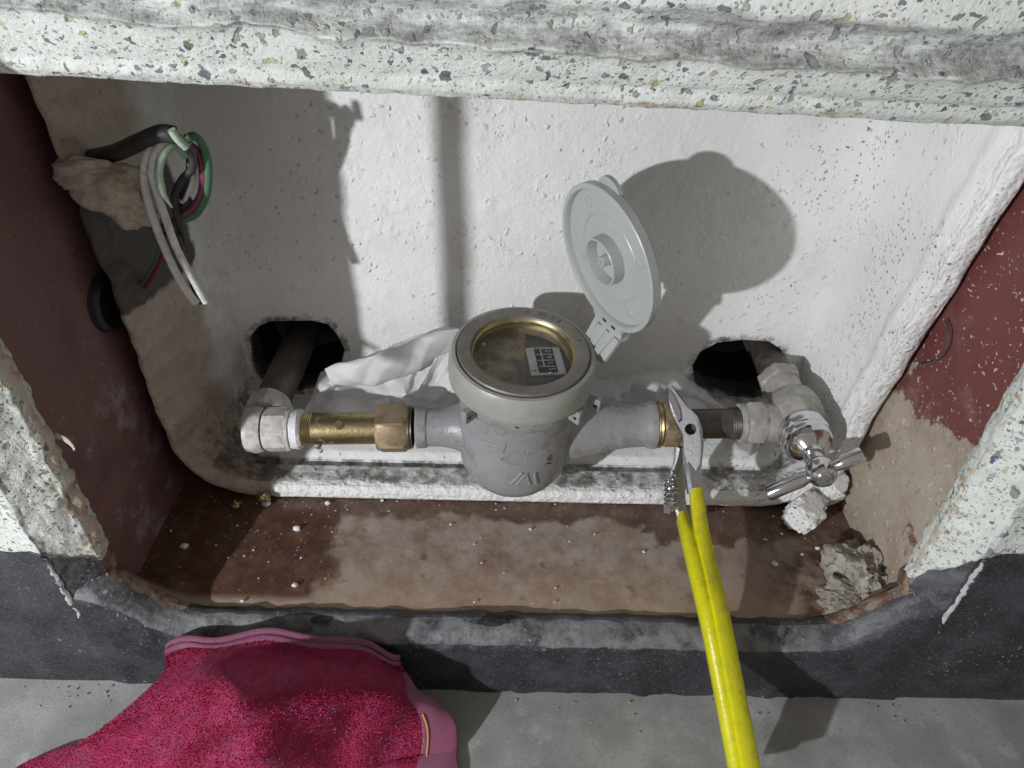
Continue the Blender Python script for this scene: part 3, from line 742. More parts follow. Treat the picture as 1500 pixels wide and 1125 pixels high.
obj('cast_ridge', bm, M['greypaint'], wm)
for a in (((800, 673), (807, 666)), ((803, 674), (809, 671)), ((800, 679), (807, 678)), ((735, 672), (736, 673)), ((783, 621), (784, 624)), ((755, 625), (760, 627))):
    bm = newbm(); ridge(bm, a, .0006, .0001); obj('dark_mark', bm, M['ink'], wm)
# cap ring, bezel, brass throat, glass, dial
bm = newbm(); lathe(bm, T, nC, [(.0425, -.008), (.0428, -.0012), (.0438, -.0002), (.0458, -.0006), (.0472, -.0030), (.0478, -.0075), (.0480, -.0165), (.0476, -.0200), (.0462, -.0220), (.0425, -.0228)], 96); cap = obj('cap_ring', bm, M['ring'], wm)
bm = newbm(); lathe(bm, T, nC, [(.0424, -.006), (.0424, .0002), (.0418, .0010), (.0350, .0010), (.0340, .0006), (.0335, -.0006)], 96); bez = obj('bezel', bm, M['bronze'], cap)
bm = newbm(); lathe(bm, T, nC, [(.0335, -.0006), (.0328, -.0026), (.0322, -.0030), (.0320, -.0066), (.0312, -.0078)], 96); obj('brass_throat', bm, M['brass'], cap)
bm = newbm(); lathe(bm, T, nC, [(0, -.0066), (.0320, -.0066), (.0320, -.0082), (0, -.0082)], 64); obj('glass', bm, M['glass'], cap)
bm = newbm(); lathe(bm, T, nC, [(.0320, -.0082), (.0316, -.0130), (.0300, -.0134), (0, -.0134)], 64); dial = obj('dial', bm, M['dial'], cap)
# engraved numerals on the bezel
bm = newbm()
for ch, a in (('0', 92), ('0', 79), ('0', 73), ('5', 66), ('8', 58), ('0', 24)):
    t = math.radians(a - 6); rad = ca * math.cos(t) + cb * math.sin(t); tan = nC.cross(rad)
    text_bm(bm, ch, T + rad * .0382 + nC * .0011, -tan, rad, .0048, .00006)
obj('engraved_number', bm, M['steeldark'], bez)
bm = newbm(); xm = (onpl(769, 530, T - nC * .0131, nC) - T).dot(ca); am = math.acos(xm / .0312); pts_ = [T + ca * (.0312 * math.cos(-am + 2 * am * k / 40)) + cb * (.0312 * math.sin(-am + 2 * am * k / 40)) for k in range(41)]
va = [bm.verts.new(p - nC * .0128) for p in pts_]; vb_ = [bm.verts.new(p - nC * .0133) for p in pts_]; bm.faces.new(va)
for k in range(40): bm.faces.new((va[k], va[k + 1], vb_[k + 1], vb_[k]))
bm.faces.new((va[0], vb_[0], vb_[-1], va[-1])); obj('dial_mask', bm, M['mask'], dial, smooth=False)
# counter plate with number wheels, lying on the dial
DP = T - nC * .0126
q = lambda a, b, h=0: onpl(a, b, DP, nC) + nC * h
cen = q(799, 530); rt = (q(812, 529) - q(786, 530)); rt.normalize(); dn = nC.cross(rt); dn = -dn if dn.dot(q(800, 545) - q(799, 520)) < 0 else dn
bm = newbm(); box(bm, cen, rt, dn, nC, .0116, .0136, .0006, .0005); plate = obj('counter_plate', bm, M['card'], dial, smooth=False)
bm = newbm(); box(bm, cen + rt * .0002 + dn * -.0005 + nC * .0007, rt, dn, nC, .0062, .0118, .0003, 0); obj('counter_window', bm, M['ink'], dial, smooth=False)
bm = newbm()
for k in range(4):
    box(bm, cen + rt * .0002 + dn * (-.0118 + .0059 * k) + nC * .0011, rt, dn, nC, .0056, .0004, .0001, 0)
box(bm, cen + rt * -.0019 + dn * -.0028 + nC * .0013, rt, dn, nC, .0005, .0090, .0001, 0)
obj('counter_line', bm, M['digit'], dial, smooth=False)
bm = newbm()
for k, ch in enumerate('0915'):
    text_bm(bm, ch, cen + rt * .0026 + dn * (-.0090 + .0059 * k) + nC * .0012, dn, rt, .0058, .00008)
obj('counter_digit', bm, M['digit'], dial, smooth=False)
bm = newbm(); c0 = cen - rt * .0090 + dn * .0092 + nC * .0008
box(bm, c0, rt, dn, nC, .0014, .0003, .0001, 0); v = [bm.verts.new(c0 + a) for a in (rt * .0022, rt * .0006 + dn * .001, rt * .0006 - dn * .001)]; bm.faces.new(v)
c1 = cen + rt * .0032 + dn * .0118 + nC * .0014; box(bm, c1, rt, dn, nC, .0003, .0012, .0001, 0); v = [bm.verts.new(c1 + a) for a in (-dn * .0026, -dn * .0010 + rt * .0013, -dn * .0010 - rt * .0013)]; bm.faces.new(v)
obj('arrow_mark', bm, M['ink'], dial, smooth=False)
for gx, gy, gr_ in ((708, 512, .0015), (696, 526, .0008), (805, 554, .0013)):
    bm = newbm(); lump(bm, q(gx, gy, .004), gr_, gr_ * .8, gr_ * .8, .4, 2, gx, 2, False); obj('white_grain', bm, M['tape'], dial)
# sealing lugs
def lug(px, py, h, w, mat='greypaint', tilt=0):
    t = math.atan2(0, 1); c = onpl(px, py, T - nC * h, nC); rad = c - T; rad -= nC * rad.dot(nC); R = rad.length; rad.normalize(); tan = nC.cross(rad)
    bm = newbm(); box(bm, T - nC * h + rad * (max(R, .0425) + .0012), rad, tan, nC, .0042, w, .0052, .0008)
    l = obj('sealing_lug', bm, M[mat], wm, smooth=False)
    P = T - nC * (h + .0005) + rad * (max(R, .0425) + .0022)
    bm = newbm(); cyl(bm, P - tan * (w + .00025), P + tan * (w + .00025), .0013, 14, True, .0001)
    obj('lug_hole', bm, M['ink'], l)
lug(688, 606, .0262, .0022); lug(841, 607, .0262, .0020); lug(868, 590, .0262, .002)
# hinge on the cap
Lc = V3((.0527, .0055, .206)); Ln = V3((-.8592, -.4872, -.1562)).normalized(); e2 = (ZA - Ln * Ln.z).normalized(); e1 = e2.cross(Ln)
if e1.x < 0: e1 = -e1
hdir = V3((.0588 - T.x, .009 - T.y, 0)).normalized(); hin = onpl(883, 482, V3((0, 0, .1485)), ZA)
HA = Lc - e2 * .0505 - Ln * .0035                      # hinge axis
for sk, wk, kind in ((-.0112, .0022, 'cap'), (-.0068, .0020, 'lid'), (-.0020, .0027, 'cap'), (.0028, .0020, 'lid'), (.0076, .0027, 'cap'), (.0128, .0024, 'lid')):
    bm = newbm(); c = HA + e1 * sk
    lathe(bm, c - e1 * wk, e1, [(0, 0), (.0034, 0), (.0038, .0004), (.0038, 2 * wk - .0004), (.0034, 2 * wk), (0, 2 * wk)], 20)
    if kind == 'lid': box(bm, c + e2 * .0032, e1, e2, Ln, wk, .0036, .0030, .0006)
    else:
        rad = c - T; rad -= nC * rad.dot(nC); rad.normalize(); b_ = T + rad * .0462 - nC * .0075; dd = (b_ - c); L_ = dd.length; dd.normalize(); up_ = e1.cross(dd)
        box(bm, c + dd * L_ * .5, e1, dd, up_, wk, L_ * .5, .0030, .0006)
    obj('hinge_knuckle', bm, M['lid'], wm)
bm = newbm(); c = HA + e1 * .001; rad = c - T; rad -= nC * rad.dot(nC); rad.normalize(); b_ = T + rad * .0464 - nC * .0085; dd = (b_ - c); L_ = dd.length; dd.normalize()
box(bm, c + dd * L_ * .56 - e1.cross(dd) * .0004, e1, dd, e1.cross(dd), .0136, L_ * .40, .0016, .0006); obj('added_hinge_web', bm, M['lid'], wm)  # plate added to close light slits between the knuckles
for sk in (-.0020, .0076):
    bm = newbm(); box(bm, HA + e1 * sk + e2 * .0046 + Ln * .0012, e1, e2, Ln, .0019, .0011, .0025, 0); obj('hinge_slot', bm, M['ink'], wm)
# lid
bm = newbm(); lathe(bm, Lc, Ln, [(0, -.0078), (.042, -.0078), (.0450, -.0072), (.0464, -.0056), (.0466, -.0006), (.0460, .0), (.0436, .0), (.0431, -.0006), (.0428, -.0040), (.0285, -.0040), (.0280, -.0035), (.0272, -.0035), (.0267, -.0041), (0, -.0044)], 96)
lid = obj('lid', bm, M['lid'], wm)
bm = newbm(); lathe(bm, Lc, Ln, [(.0152, -.0048), (.0150, .0030), (.0146, .0034), (.0139, .0034), (.0136, .0030), (.0134, -.0048)], 64); obj('inner_ring', bm, M['lid'], lid)
bm = newbm(); lathe(bm, Lc, Ln, [(.0036, -.0048), (.0034, .0020), (.0031, .0024), (.0016, .0024), (.0014, .002), (.0014, -.002), (0, -.002)], 28); obj('boss', bm, M['lid'], lid)
for (u, v) in ((-.020, .029), (.029, .012), (-.027, -.012), (.021, -.028)):
    bm = newbm(); lathe(bm, Lc + e1 * u + e2 * v, Ln, [(.0034, -.0046), (.0033, -.0037), (.0030, -.0035), (0, -.0035)], 20); obj('ejector_mark', bm, M['lid'], lid)
bm = newbm(); N = 24; tc = Lc + e2 * .0462 + e1 * .000 - Ln * .0062
for h in (0, 1): pass
top = []; bot = []
for k in range(N + 1):
    a = PI * k / N; d = e1 * (.0105 * math.cos(a)) + e2 * (.0085 * math.sin(a) - .003)
    top.append(bm.verts.new(tc + d + Ln * .0013)); bot.append(bm.verts.new(tc + d - Ln * .0013))
bm.faces.new(top); bm.faces.new(bot[::-1])
for k in range(N): bm.faces.new((top[k], bot[k], bot[k + 1], top[k + 1]))
bm.faces.new((top[-1], bot[-1], bot[0], top[0]))
obj('lid_tab', bm, M['lid'], lid)
bm = newbm(); c = Lc - e2 * .0462 + Ln * -.0025
box(bm, c, e1, e2, Ln, .0150, .0022, .0024, .0008); obj('hinge_bar', bm, M['lid'], lid)

# ================================================================== LEFT PIPEWORK
aL = lambda x: ax0 + AX * (x - ax0.x)
sp_ = thing('supply_pipe', 'left pipe run: galvanised elbow, white thread tape, brass nipple and nut', 'pipe', tuple(aL(-.12) - V3((0, 0, .02))))
def threads(bm, A, B, r, n, d=.0006):
    A = V3(A); L = (V3(B) - A).length; p = []
    for k in range(n): p += [(r - d, L * k / n), (r, L * (k + .5) / n)]
    lathe(bm, A, V3(B) - A, p + [(r - d, L)], 40)
bm = newbm(); prism(bm, aL(-.0945), aL(-.0725), .0186, 6, .0028, rot=.15); nut = obj('union_nut', bm, M['brassdull'], sp_, angle=28)
bm = newbm(); lathe(bm, aL(-.0725), AX, [(.0150, -.001), (.0156, 0), (.0156, .0012), (.0146, .0014), (.0150, .0028), (.0142, .003)], 40); obj('washer', bm, M['steeldark'], nut)
bm = newbm(); cyl(bm, aL(-.1405), aL(-.0945), .0113, 48); nip = obj('nipple', bm, M['brass'], sp_)
bm = newbm(); threads(bm, aL(-.1475), aL(-.1395), .0119, 6); obj('thread', bm, M['brass'], nip)
cp = aL(-.119) + V3((0, -.0066, .0095)); bm = newbm(); lathe(bm, cp, V3((0, -.45, .9)), [(0, .0008), (.0030, .0007), (.0034, -.002)], 20); obj('inspection_plug', bm, M['brassdull'], nip)
bm = newbm(); lathe(bm, aL(-.1560), AX, [(.0112, 0), (.0134, .0006), (.0141, .0025), (.0139, .0050), (.0142, .0072), (.0130, .0092), (.0114, .0098)], 40, lambda q_, n: q_ + n * .0007 * nz(q_, 260, 4)); obj('thread_tape', bm, M['tape'], sp_)
# elbow: octagonal collar, bend and collar towards the wall
bm = newbm(); prism(bm, aL(-.1725), aL(-.1555), .0158, 8, .0015, rot=.2)
lathe(bm, aL(-.1555), AX, [(.0148, -.002), (.0152, -.0005), (.0150, .001), (.0120, .0015)], 32)
prism(bm, aL(-.1850), aL(-.1735), .0170, 8, .0042, rot=.2)
elb = obj('elbow', bm, M['chalky'], sp_, angle=30)
p0 = aL(-.1765); bm = newbm(); prism(bm, p0 + V3((0, .012, .001)), p0 + V3((.0008, .027, .001)), .0165, 8, .0015, rot=.1); obj('elbow_collar', bm, M['chalky'], elb, angle=34)
bm = newbm(); cyl(bm, p0 + V3((.0006, .026, .001)), p0 + V3((.006, .15, .006)), .0128, 40); obj('wall_pipe', bm, M['steeldark'], sp_)

# ================================================================== RIGHT PIPEWORK: STOP VALVE
sv = thing('stop_valve', 'grey angle stop valve with a chrome T-handle at the right end of the pipe', 'valve', (.2, .02, .045))
bm = newbm(); lathe(bm, aL(.1030), AX, [(.0166, 0), (.0172, .0008), (.0166, .0018), (.0172, .0028), (.0164, .004)], 40); obj('brass_flange', bm, M['brass'], sv)
bm = newbm(); prism(bm, aL(.1065), aL(.1195), .0182, 6, .0022, rot=.35); obj('union_nut', bm, M['brassdull'], sv, angle=28)
bm = newbm(); cyl(bm, aL(.1190), aL(.1620), .0108, 40); nip2 = obj('nipple', bm, M['steeldark'], sv)
bm = newbm(); threads(bm, aL(.157), aL(.165), .0116, 6); obj('thread', bm, M['steeldark'], nip2)
bm = newbm(); lathe(bm, aL(.1635), AX, [(.0118, 0), (.0142, .0006), (.0146, .003), (.0140, .0045)], 36); prism(bm, aL(.1675), aL(.1815), .0168, 6, .0026, rot=.25); obj('coupling_nut', bm, M['zinc'], sv, angle=28)
VB = V3((.2065, .026, .0735)); VD = V3((-.06, -.985, .10)).normalized()
bm = newbm()
lathe(bm, VB, VD, [(0, -.019), (.009, -.0185), (.0140, -.016), (.0178, -.0105), (.0194, -.003), (.0194, .005), (.0180, .0115), (.0160, .0170), (.0152, .0215), (0, .0215)], 48, lambda q_, n: q_ + n * .0006 * nz(q_, 110, 2))
cyl(bm, aL(.1810), aL(.198), .0138, 36)
bk = V3((-.035, .999, 0)).normalized(); cyl(bm, VB + bk * .006, VB + bk * .034, .0135, 36)
obj('valve_body', bm, M['zinc'], sv)
bm = newbm(); prism(bm, VB + bk * .030, VB + bk * .041, .0166, 6, .0016, rot=.1); obj('rear_nut', bm, M['zinc'], sv, angle=28)
bm = newbm(); cyl(bm, VB + bk * .040, VB + bk * .13, .0122, 36); obj('wall_pipe', bm, M['steeldark'], sv)
bm = newbm(); lathe(bm, VB + VD * .0215, VD, [(.0150, -.002), (.0166, -.0008), (.0172, .0012), (.0172, .0085), (.0164, .0105), (.0168, .0115), (.0160, .0165), (.0130, .0215), (.0088, .0248), (.0072, .0262), (.0070, .0300), (0, .0300)], 56); bon = obj('bonnet', bm, M['chrome'], sv)
HB = VB + VD * .0620
bm = newbm(); cyl(bm, VB + VD * .048, HB, .0056, 28); obj('stem', bm, M['chrome'], sv)
h1 = at(1140, 727, HB.y + .002); h2 = at(1264, 684, HB.y - .002); hd = (h2 - h1).normalized(); hc = HB + VD * .005
hd = (hd - VD * hd.dot(VD)).normalized()
bm = newbm(); lathe(bm, HB, VD, [(0, -.002), (.0076, -.002), (.0090, 0), (.0094, .003), (.0094, .0085), (.0082, .0112), (.0058, .0124), (.0054, .0116), (.0030, .0112), (0, .0112)], 40); hnd = obj('handle_hub', bm, M['chrome'], sv)
for sg in (-1, 1):
    bm = newbm(); Lh = ((h2 - hc).length if sg > 0 else (h1 - hc).length)
    lathe(bm, hc, hd * sg, [(.0040, .006), (.0040, .0105), (.0046, .0125), (.0050, .014), (.0051, Lh - .0016), (.0046, Lh - .0004), (.0036, Lh), (0, Lh)], 32); obj('handle_arm', bm, M['chrome'], hnd)
bm = newbm(); lathe(bm, HB + VD * .0112, VD, [(.0050, -.001), (.0050, .0006), (.0040, .0016), (0, .002)], 28); obj('handle_screw', bm, M['chrome'], hnd)

# water drop hanging under the thread tape
bm = newbm(); lump(bm, at(466, 652, -.006), .0026, .0026, .0030, .08, 1.5, 1, 3, False); lump(bm, at(470, 660, -.006), .0016, .0016, .0018, .08, 1.5, 1, 3, False)
tag(obj('water_drop', bm, M['water']), 'clear water drop hanging under the white thread tape', 'water drop')

# ================================================================== PLASTIC SHEETING behind the meter
def film(name, rows, nu, nv, amp, s, seed, label, thick=.0005):
    C = [[V3(p) for p in r] for r in rows]
    def fn(u, v):
        def cr(P, t):
            n = len(P) - 1; k = min(int(t * n), n - 1); f = t * n - k
            a = P[max(k - 1, 0)]; b = P[k]; c = P[k + 1]; d = P[min(k + 2, n)]
            return .5 * ((2 * b) + (c - a) * f + (2 * a - 5 * b + 4 * c - d) * f * f + (3 * b - 3 * c + d - a) * f ** 3)
        p = cr([cr(r, u) for r in C], v)
        h = 0; rnd = random.Random(int(seed * 10))
        for k in range(9):
            d = V3((rnd.gauss(0, 1), rnd.gauss(0, .3), rnd.gauss(0, 1))).normalized(); f = s * rnd.uniform(.35, 1.3); w = noise.noise(p * 20 + V3((k, seed, 0))) * 1.1
            t = (p.dot(d) * f + rnd.random() + w) % 1.0; h += (abs(t - .5) * 4 - 1) / (1 + f / s) * (.5 + noise.noise(p * 30 + V3((0, k, seed))))
        return p + V3((.25, -1, .5)) * amp * h
    bm = newbm(); grid(bm, fn, nu, nv); return bm
fl = thing('plastic_sheet', 'crumpled white plastic sheet stuffed behind the meter and pipes', 'plastic sheet', (.02, .05, .03))
def frow(*a): return [at(x, y, d) for x, y, d in a]
bm = film('a', [frow((470, 545, .060), (540, 520, .062), (610, 492, .066), (665, 480, .066), (720, 500, .060)),
                frow((462, 566, .040), (530, 548, .038), (600, 522, .044), (650, 500, .050), (720, 530, .050)),
                frow((455, 585, .046), (520, 562, .052), (596, 540, .055), (650, 530, .050), (720, 560, .045)),
                frow((440, 610, .040), (520, 600, .050), (600, 580, .040), (660, 565, .042), (730, 600, .04)),
                frow((440, 650, .040), (520, 655, .050), (600, 650, .040), (660, 640, .040), (730, 650, .04))], 150, 100, .0055, 50, 3.1, '')
o = obj('sheet', bm, M['film'], fl, angle=16)
# rolled fold lying on top
bm = newbm(); rp = spline([at(484, 548, .040), at(530, 544, .034), at(580, 530, .038), at(625, 509, .046), at(676, 488, .054)], 20)
def rollf(u, v):
    k = u * (len(rp) - 1); i = min(int(k), len(rp) - 2); c = rp[i].lerp(rp[i + 1], k - i); w = .0115 * (.55 + .75 * math.sin(PI * min(1, .1 + u * .85))); a = (v - .12) * PI * 1.25
    n = V3((-.28, -.25, 1)).normalized(); f = V3((.1, -1, -.2)).normalized()
    q = c + n * (math.cos(a) * w) + f * (math.sin(a) * w * .42) 
    h = abs(((u * 3.1 + v * 1.3 + .3 * noise.noise(q * 40)) % 1) - .5) + abs(((u * 5.3 - v * 2.1) % 1) - .5) * .6
    return q + f * h * .0042
grid(bm, rollf, 110, 40)
obj('rolled_fold', bm, M['film'], fl)
bm = film('b', [frow((835, 545, .070), (900, 555, .072), (955, 542, .070), (1000, 548, .070), (1050, 590, .07)),
                frow((840, 590, .050), (900, 580, .050), (955, 562, .048), (1010, 575, .05), (1080, 612, .055)),
                frow((850, 640, .045), (910, 630, .045), (970, 620, .04), (1030, 630, .045), (1110, 640, .05)),
                frow((860, 690, .040), (930, 690, .032), (1000, 690, .030), (1070, 685, .030), (1150, 680, .035)),
                frow((860, 735, .040), (930, 715, .030), (1000, 712, .022), (1080, 705, .022), (1160, 690, .028))], 150, 100, .0075, 58, 7.7, '')
o = obj('sheet', bm, M['thin'], fl, angle=16)

# ================================================================== PLIERS
pl = thing('pliers', 'steel pliers with bright yellow grips leaning on the right-hand nut', 'pliers', (.135, -.17, GZ))
vd = (V3((.13, -.1, .03)) - CAM).normalized()          # about the line of sight there
def pt_line(lst): return [at(x, y, d) for x, y, d in lst]
def bar(bm, pts, prof, up=None, m=10):
    """sweep a section (list of (side, front)) along pts; side = image right, front = towards the lens"""
    P = spline(pts, m); prev = None; n = len(P)
    for i, p in enumerate(P):
        d = (P[min(i + 1, n - 1)] - P[max(i - 1, 0)]).normalized(); sd = (XA - d * d.x).normalized(); fr = sd.cross(d); fr = -fr if fr.dot(vd) > 0 else fr
        t = i / (n - 1); sec = prof(t); ring = [bm.verts.new(p + sd * a + fr * b) for a, b in sec]
        if prev:
            for k in range(len(ring)): bm.faces.new((prev[k], prev[(k + 1) % len(ring)], ring[(k + 1) % len(ring)], ring[k]))
        else: bm.faces.new(ring)
        prev = ring
    bm.faces.new(prev[::-1])
def grip(w, f0, ridge=.0):
    def s(t):
        k = w * (.80 + .30 * sst(0, .35, t)) * (1 - .12 * sst(.93, 1, t)); h = f0
        return [(-k, -h), (-k * 1.04, -h * .3), (-k * 1.0, h * .45), (-k * .72, h * .86), (ridge * k - .0006, h), (ridge * k + .0006, h), (k * .78, h * .82), (k, h * .35), (k * 1.04, -h * .3), (k, -h), (k * .5, -h * 1.15), (-k * .5, -h * 1.15)]
    return s
hA = pt_line([(1020, 716, -.036), (1032, 800, -.068), (1055, 900, -.113), (1075, 1000, -.146), (1097, 1112, -.178), (1104, 1150, -.188)])
bm = newbm(); bar(bm, hA, grip(.0049, .0060, -.70)); obj('grip', bm, M['yellow'], pl, angle=80)
hB = pt_line([(1000, 757, -.037), (1012, 800, -.065), (1037, 900, -.1115), (1057, 1000, -.144), (1078, 1112, -.176), (1085, 1150, -.186)])
bm = newbm(); bar(bm, hB, grip(.0045, .0056, -.1)); obj('grip', bm, M['yellow'], pl, angle=80)
# steel shank, head with hole, jaw
def flat(w0, w1, h): return lambda t: [(-(w0 + (w1 - w0) * t), -h), (-(w0 + (w1 - w0) * t), h * .5), (-(w0 + (w1 - w0) * t) * .6, h), ((w0 + (w1 - w0) * t) * .8, h), ((w0 + (w1 - w0) * t), h * .6), ((w0 + (w1 - w0) * t), -h)]
shA = pt_line([(1013, 655, -.012), (1015, 690, -.026), (1019, 722, -.038)])
bm = newbm(); bar(bm, shA, flat(.0056, .0050, .0034)); obj('shank', bm, M['tool'], pl, angle=30)
shB = pt_line([(1000, 655, .000), (994, 700, -.010), (996, 740, -.022), (1004, 772, -.034)])
bm = newbm(); bar(bm, shB, flat(.0046, .0040, .0028)); obj('shank', bm, M['tool'], pl, angle=30)
# head plate: outline in its own plane, facing the lens a little to the left
hp = at(1008, 625, -.004); hn = (-(hp - CAM).normalized() + V3((-.10, 0, .04))).normalized(); hx = (XA - hn * hn.x).normalized(); hy = hn.cross(hx); hy = hy if hy.z > 0 else -hy
def hq(px, py): 
    p = onpl(px, py, hp, hn) - hp; return p.dot(hx), p.dot(hy)
out = [hq(*a) for a in ((976, 566), (986, 564), (996, 580), (1010, 598), (1022, 610), (1029, 630), (1030, 655), (1026, 690), (1012, 700), (1002, 668), (998, 640), (990, 622), (980, 600))]
hole = hq(1012, 629)
def plate_with_hole(bm, out, hole, r, z0, z1, bev=.0010):
    P = [V3((a, b, 0)) for a, b in out]; n = 48; hc_ = V3((*hole, 0))
    outer = []
    for k in range(n):   # ray from the hole to the outline
        t = 2 * PI * k / n; d = V3((math.cos(t), math.sin(t), 0)); best = 1e9
        for i in range(len(P)):
            a = P[i - 1] - hc_; b = P[i] - hc_; e = b - a; den = d.x * e.y - d.y * e.x
            if abs(den) < 1e-12: continue
            s = (a.x * e.y - a.y * e.x) / den; u = (a.x * d.y - a.y * d.x) / den
            if s > 0 and -1e-6 <= u <= 1 + 1e-6: best = min(best, s)
        outer.append((d, best))
    def W(p, z): return hp + hx * p.x + hy * p.y + hn * z
    rings = []
    for kind, z in (('h', z0), ('h', z1 - .0004), ('H', z1), ('b', z1), ('o', z1 - bev), ('o', z0), ('h', z0)):
        ring = []
        for d, s in outer:
            rr = r if kind == 'h' else (r + .0004 if kind == 'H' else (max(s - bev, r + .0006) if kind == 'b' else s))
            ring.append(bm.verts.new(W(hc_ + d * rr, z)))
        rings.append(ring)
    for A, B in zip(rings, rings[1:]):
        for k in range(n): bm.faces.new((A[k], A[(k + 1) % n], B[(k + 1) % n], B[k]))
bm = newbm(); plate_with_hole(bm, out, hole, .0036, -.0060, .0034, .0020); obj('head', bm, M['tool'], pl, angle=26)
bm = newbm(); lathe(bm, hp + hx * hole[0] + hy * hole[1] - hn * .0042, hn, [(0, 0), (.0036, 0)], 24); obj('head_hole', bm, M['ink'], pl)
# bevelled jaw nose
bm = newbm(); A = [hq(*a) for a in ((976, 566), (988, 578), (999, 600), (1002, 616), (996, 621), (988, 608), (981, 590))]
W = lambda p, z: hp + hx * p[0] + hy * p[1] + hn * z
cx_ = sum(a[0] for a in A) / len(A); cy_ = sum(a[1] for a in A) / len(A)
r1 = [bm.verts.new(W(a, .0026)) for a in A]; r2 = [bm.verts.new(W((cx_ + (a[0] - cx_) * .72 , cy_ + (a[1] - cy_) * .85), .0052)) for a in A]
for k in range(len(A)): bm.faces.new((r1[k - 1], r1[k], r2[k], r2[k - 1]))
bm.faces.new(r2); obj('jaw', bm, M['chrome'], pl, angle=20)
# return spring between the shanks
bm = newbm(); sA = at(984, 690, -.012); sB = at(983, 748, -.034); ax_ = (sB - sA).normalized(); fa, fb, _ = frame(ax_); pts = []
for k in range(6 * 14 + 1):
    t = k / (6 * 14); a = 2 * PI * 6 * t; pts.append(sA.lerp(sB, .18 + .72 * t) + (fa * math.cos(a) + fb * math.sin(a)) * .0046)
tube(bm, [sA] + pts + [sB], .0009, 8, 1, sm=False); obj('spring', bm, M['chrome'], pl)
bm = newbm(); bar(bm, pt_line([(996, 668, -.004), (984, 705, -.014), (978, 735, -.026), (976, 752, -.032)]), flat(.0024, .0020, .0016)); obj('spring_lever', bm, M['tool'], pl, angle=30)

# ================================================================== WIRES
Y0 = -.006
def wire(name, pts, r, mat, label, cat='wire', y=Y0, end=None, rf=None, na=.00012, group=None):
    P = [at(p[0], p[1], y + (p[2] if len(p) > 2 else 0)) for p in pts]
    bm = newbm(); tube(bm, P, r, 14, 12, rf=rf, noiseamp=na); o = obj(name, bm, M[mat])
    tag(o, label, cat, 'cut cable ends hanging in the upper left of the niche')
    if end:
        d = (P[-1] - P[-2]).normalized(); bm = newbm(); cyl(bm, P[-1] - d * .001, P[-1] + d * end, r * .45, 12, ch=.0002); obj('bare_end', bm, M['copper'], o)
    return o
wire('electric_wire', [(262, 205, .014), (240, 205, .006), (218, 224, 0), (211, 255, -.003), (216, 290, -.003), (228, 330, -.003), (246, 375, -.004), (266, 415, -.004), (287, 444, -.004)], .0022, 'wwhite', 'dirty white wire hanging outermost on the left of the bundle, cut end lowest', rf=lambda t: 1 + .12 * sst(.75, 1, t))
wire('electric_wire', [(268, 222, .012), (248, 205, .004), (229, 222, -.002), (223, 250, -.004), (228, 275, -.005), (240, 312, -.006), (258, 362, -.007), (280, 405, -.007), (302, 443, -.007)], .0021, 'wwhite', 'white wire hanging to the right end of the bundle, nicked red half way down')
wire('electric_wire', [(272, 228, .010), (256, 214, .004), (240, 226, -.002), (233, 252, -.006), (238, 280, -.008), (252, 304, -.007)], .0021, 'wpale', 'short pale green wire curling down inside the loop and torn off', rf=lambda t: 1 - .75 * sst(.72, 1, t))
wire('electric_wire', [(240, 330, .010), (252, 340, .004), (262, 352, .002), (272, 385, .002), (283, 420, .0), (296, 444, 0)], .0016, 'wblack', 'thin dark wire running close behind the two long white ends')
wire('electric_wire', [(254, 196, -.004), (262, 203, -.004), (272, 215, -.003), (281, 226, .001), (282, 246, .004), (268, 262, .006), (258, 280, .008), (256, 300, .008), (264, 330, .008), (268, 360, .008)], .0022, 'wblack', 'black wire snaking through the middle of the loop')
wire('electric_wire', [(251, 190, -.010), (260, 203, -.009), (273, 216, -.007)], .0021, 'wpale', 'stub of pale green wire sticking up at the top of the loop', end=None)
wire('electric_wire', [(272, 204, .004), (285, 200, .006), (299, 218, .008), (305, 248, .010), (302, 285, .012), (288, 312, .012), (268, 322, .010), (250, 330, .01), (238, 350, .008)], .0023, 'wgreen', 'dark green wire bent round the outside right of the loop')
wire('electric_wire', [(276, 212, .005), (288, 222, .008), (297, 248, .010), (296, 280, .012), (283, 304, .012), (266, 316, .010), (248, 330, .010)], .0022, 'wpink', 'dull pink wire looping inside the green one')
wire('electric_wire', [(280, 235, .012), (278, 262, .014), (268, 285, .014), (276, 296, .014), (262, 306, .012)], .0026, 'wblack', 'thick black wire bent behind the pink and green loops')
wire('electric_wire', [(276, 240, .007), (282, 262, .008), (272, 290, .009), (266, 296, .009)], .0012, 'wwhite', 'thin pale wire end between the black and pink loops')
wire('electric_cable', [(110, 235, .02), (165, 225, .012), (205, 208, .004), (235, 196, .001), (258, 198, .002)], .0046, 'wblack', 'thick black cable coming in from the upper left to the loop', 'cable')
wire('electric_wire', [(238, 345, .008), (232, 372, .012), (218, 402, .018), (196, 430, .026), (168, 443, .024), (150, 445, .012)], .0013, 'wgreen', 'thin green wire running down to the grommet in the left panel', y=-.008)
wire('electric_wire', [(243, 342, .008), (237, 374, .012), (223, 406, .018), (200, 434, .026), (170, 449, .024), (152, 450, .012)], .0013, 'wred', 'thin red wire running down to the grommet in the left panel', y=-.008)
bm = newbm(); P0 = at(247, 340, 0)
bm.free()

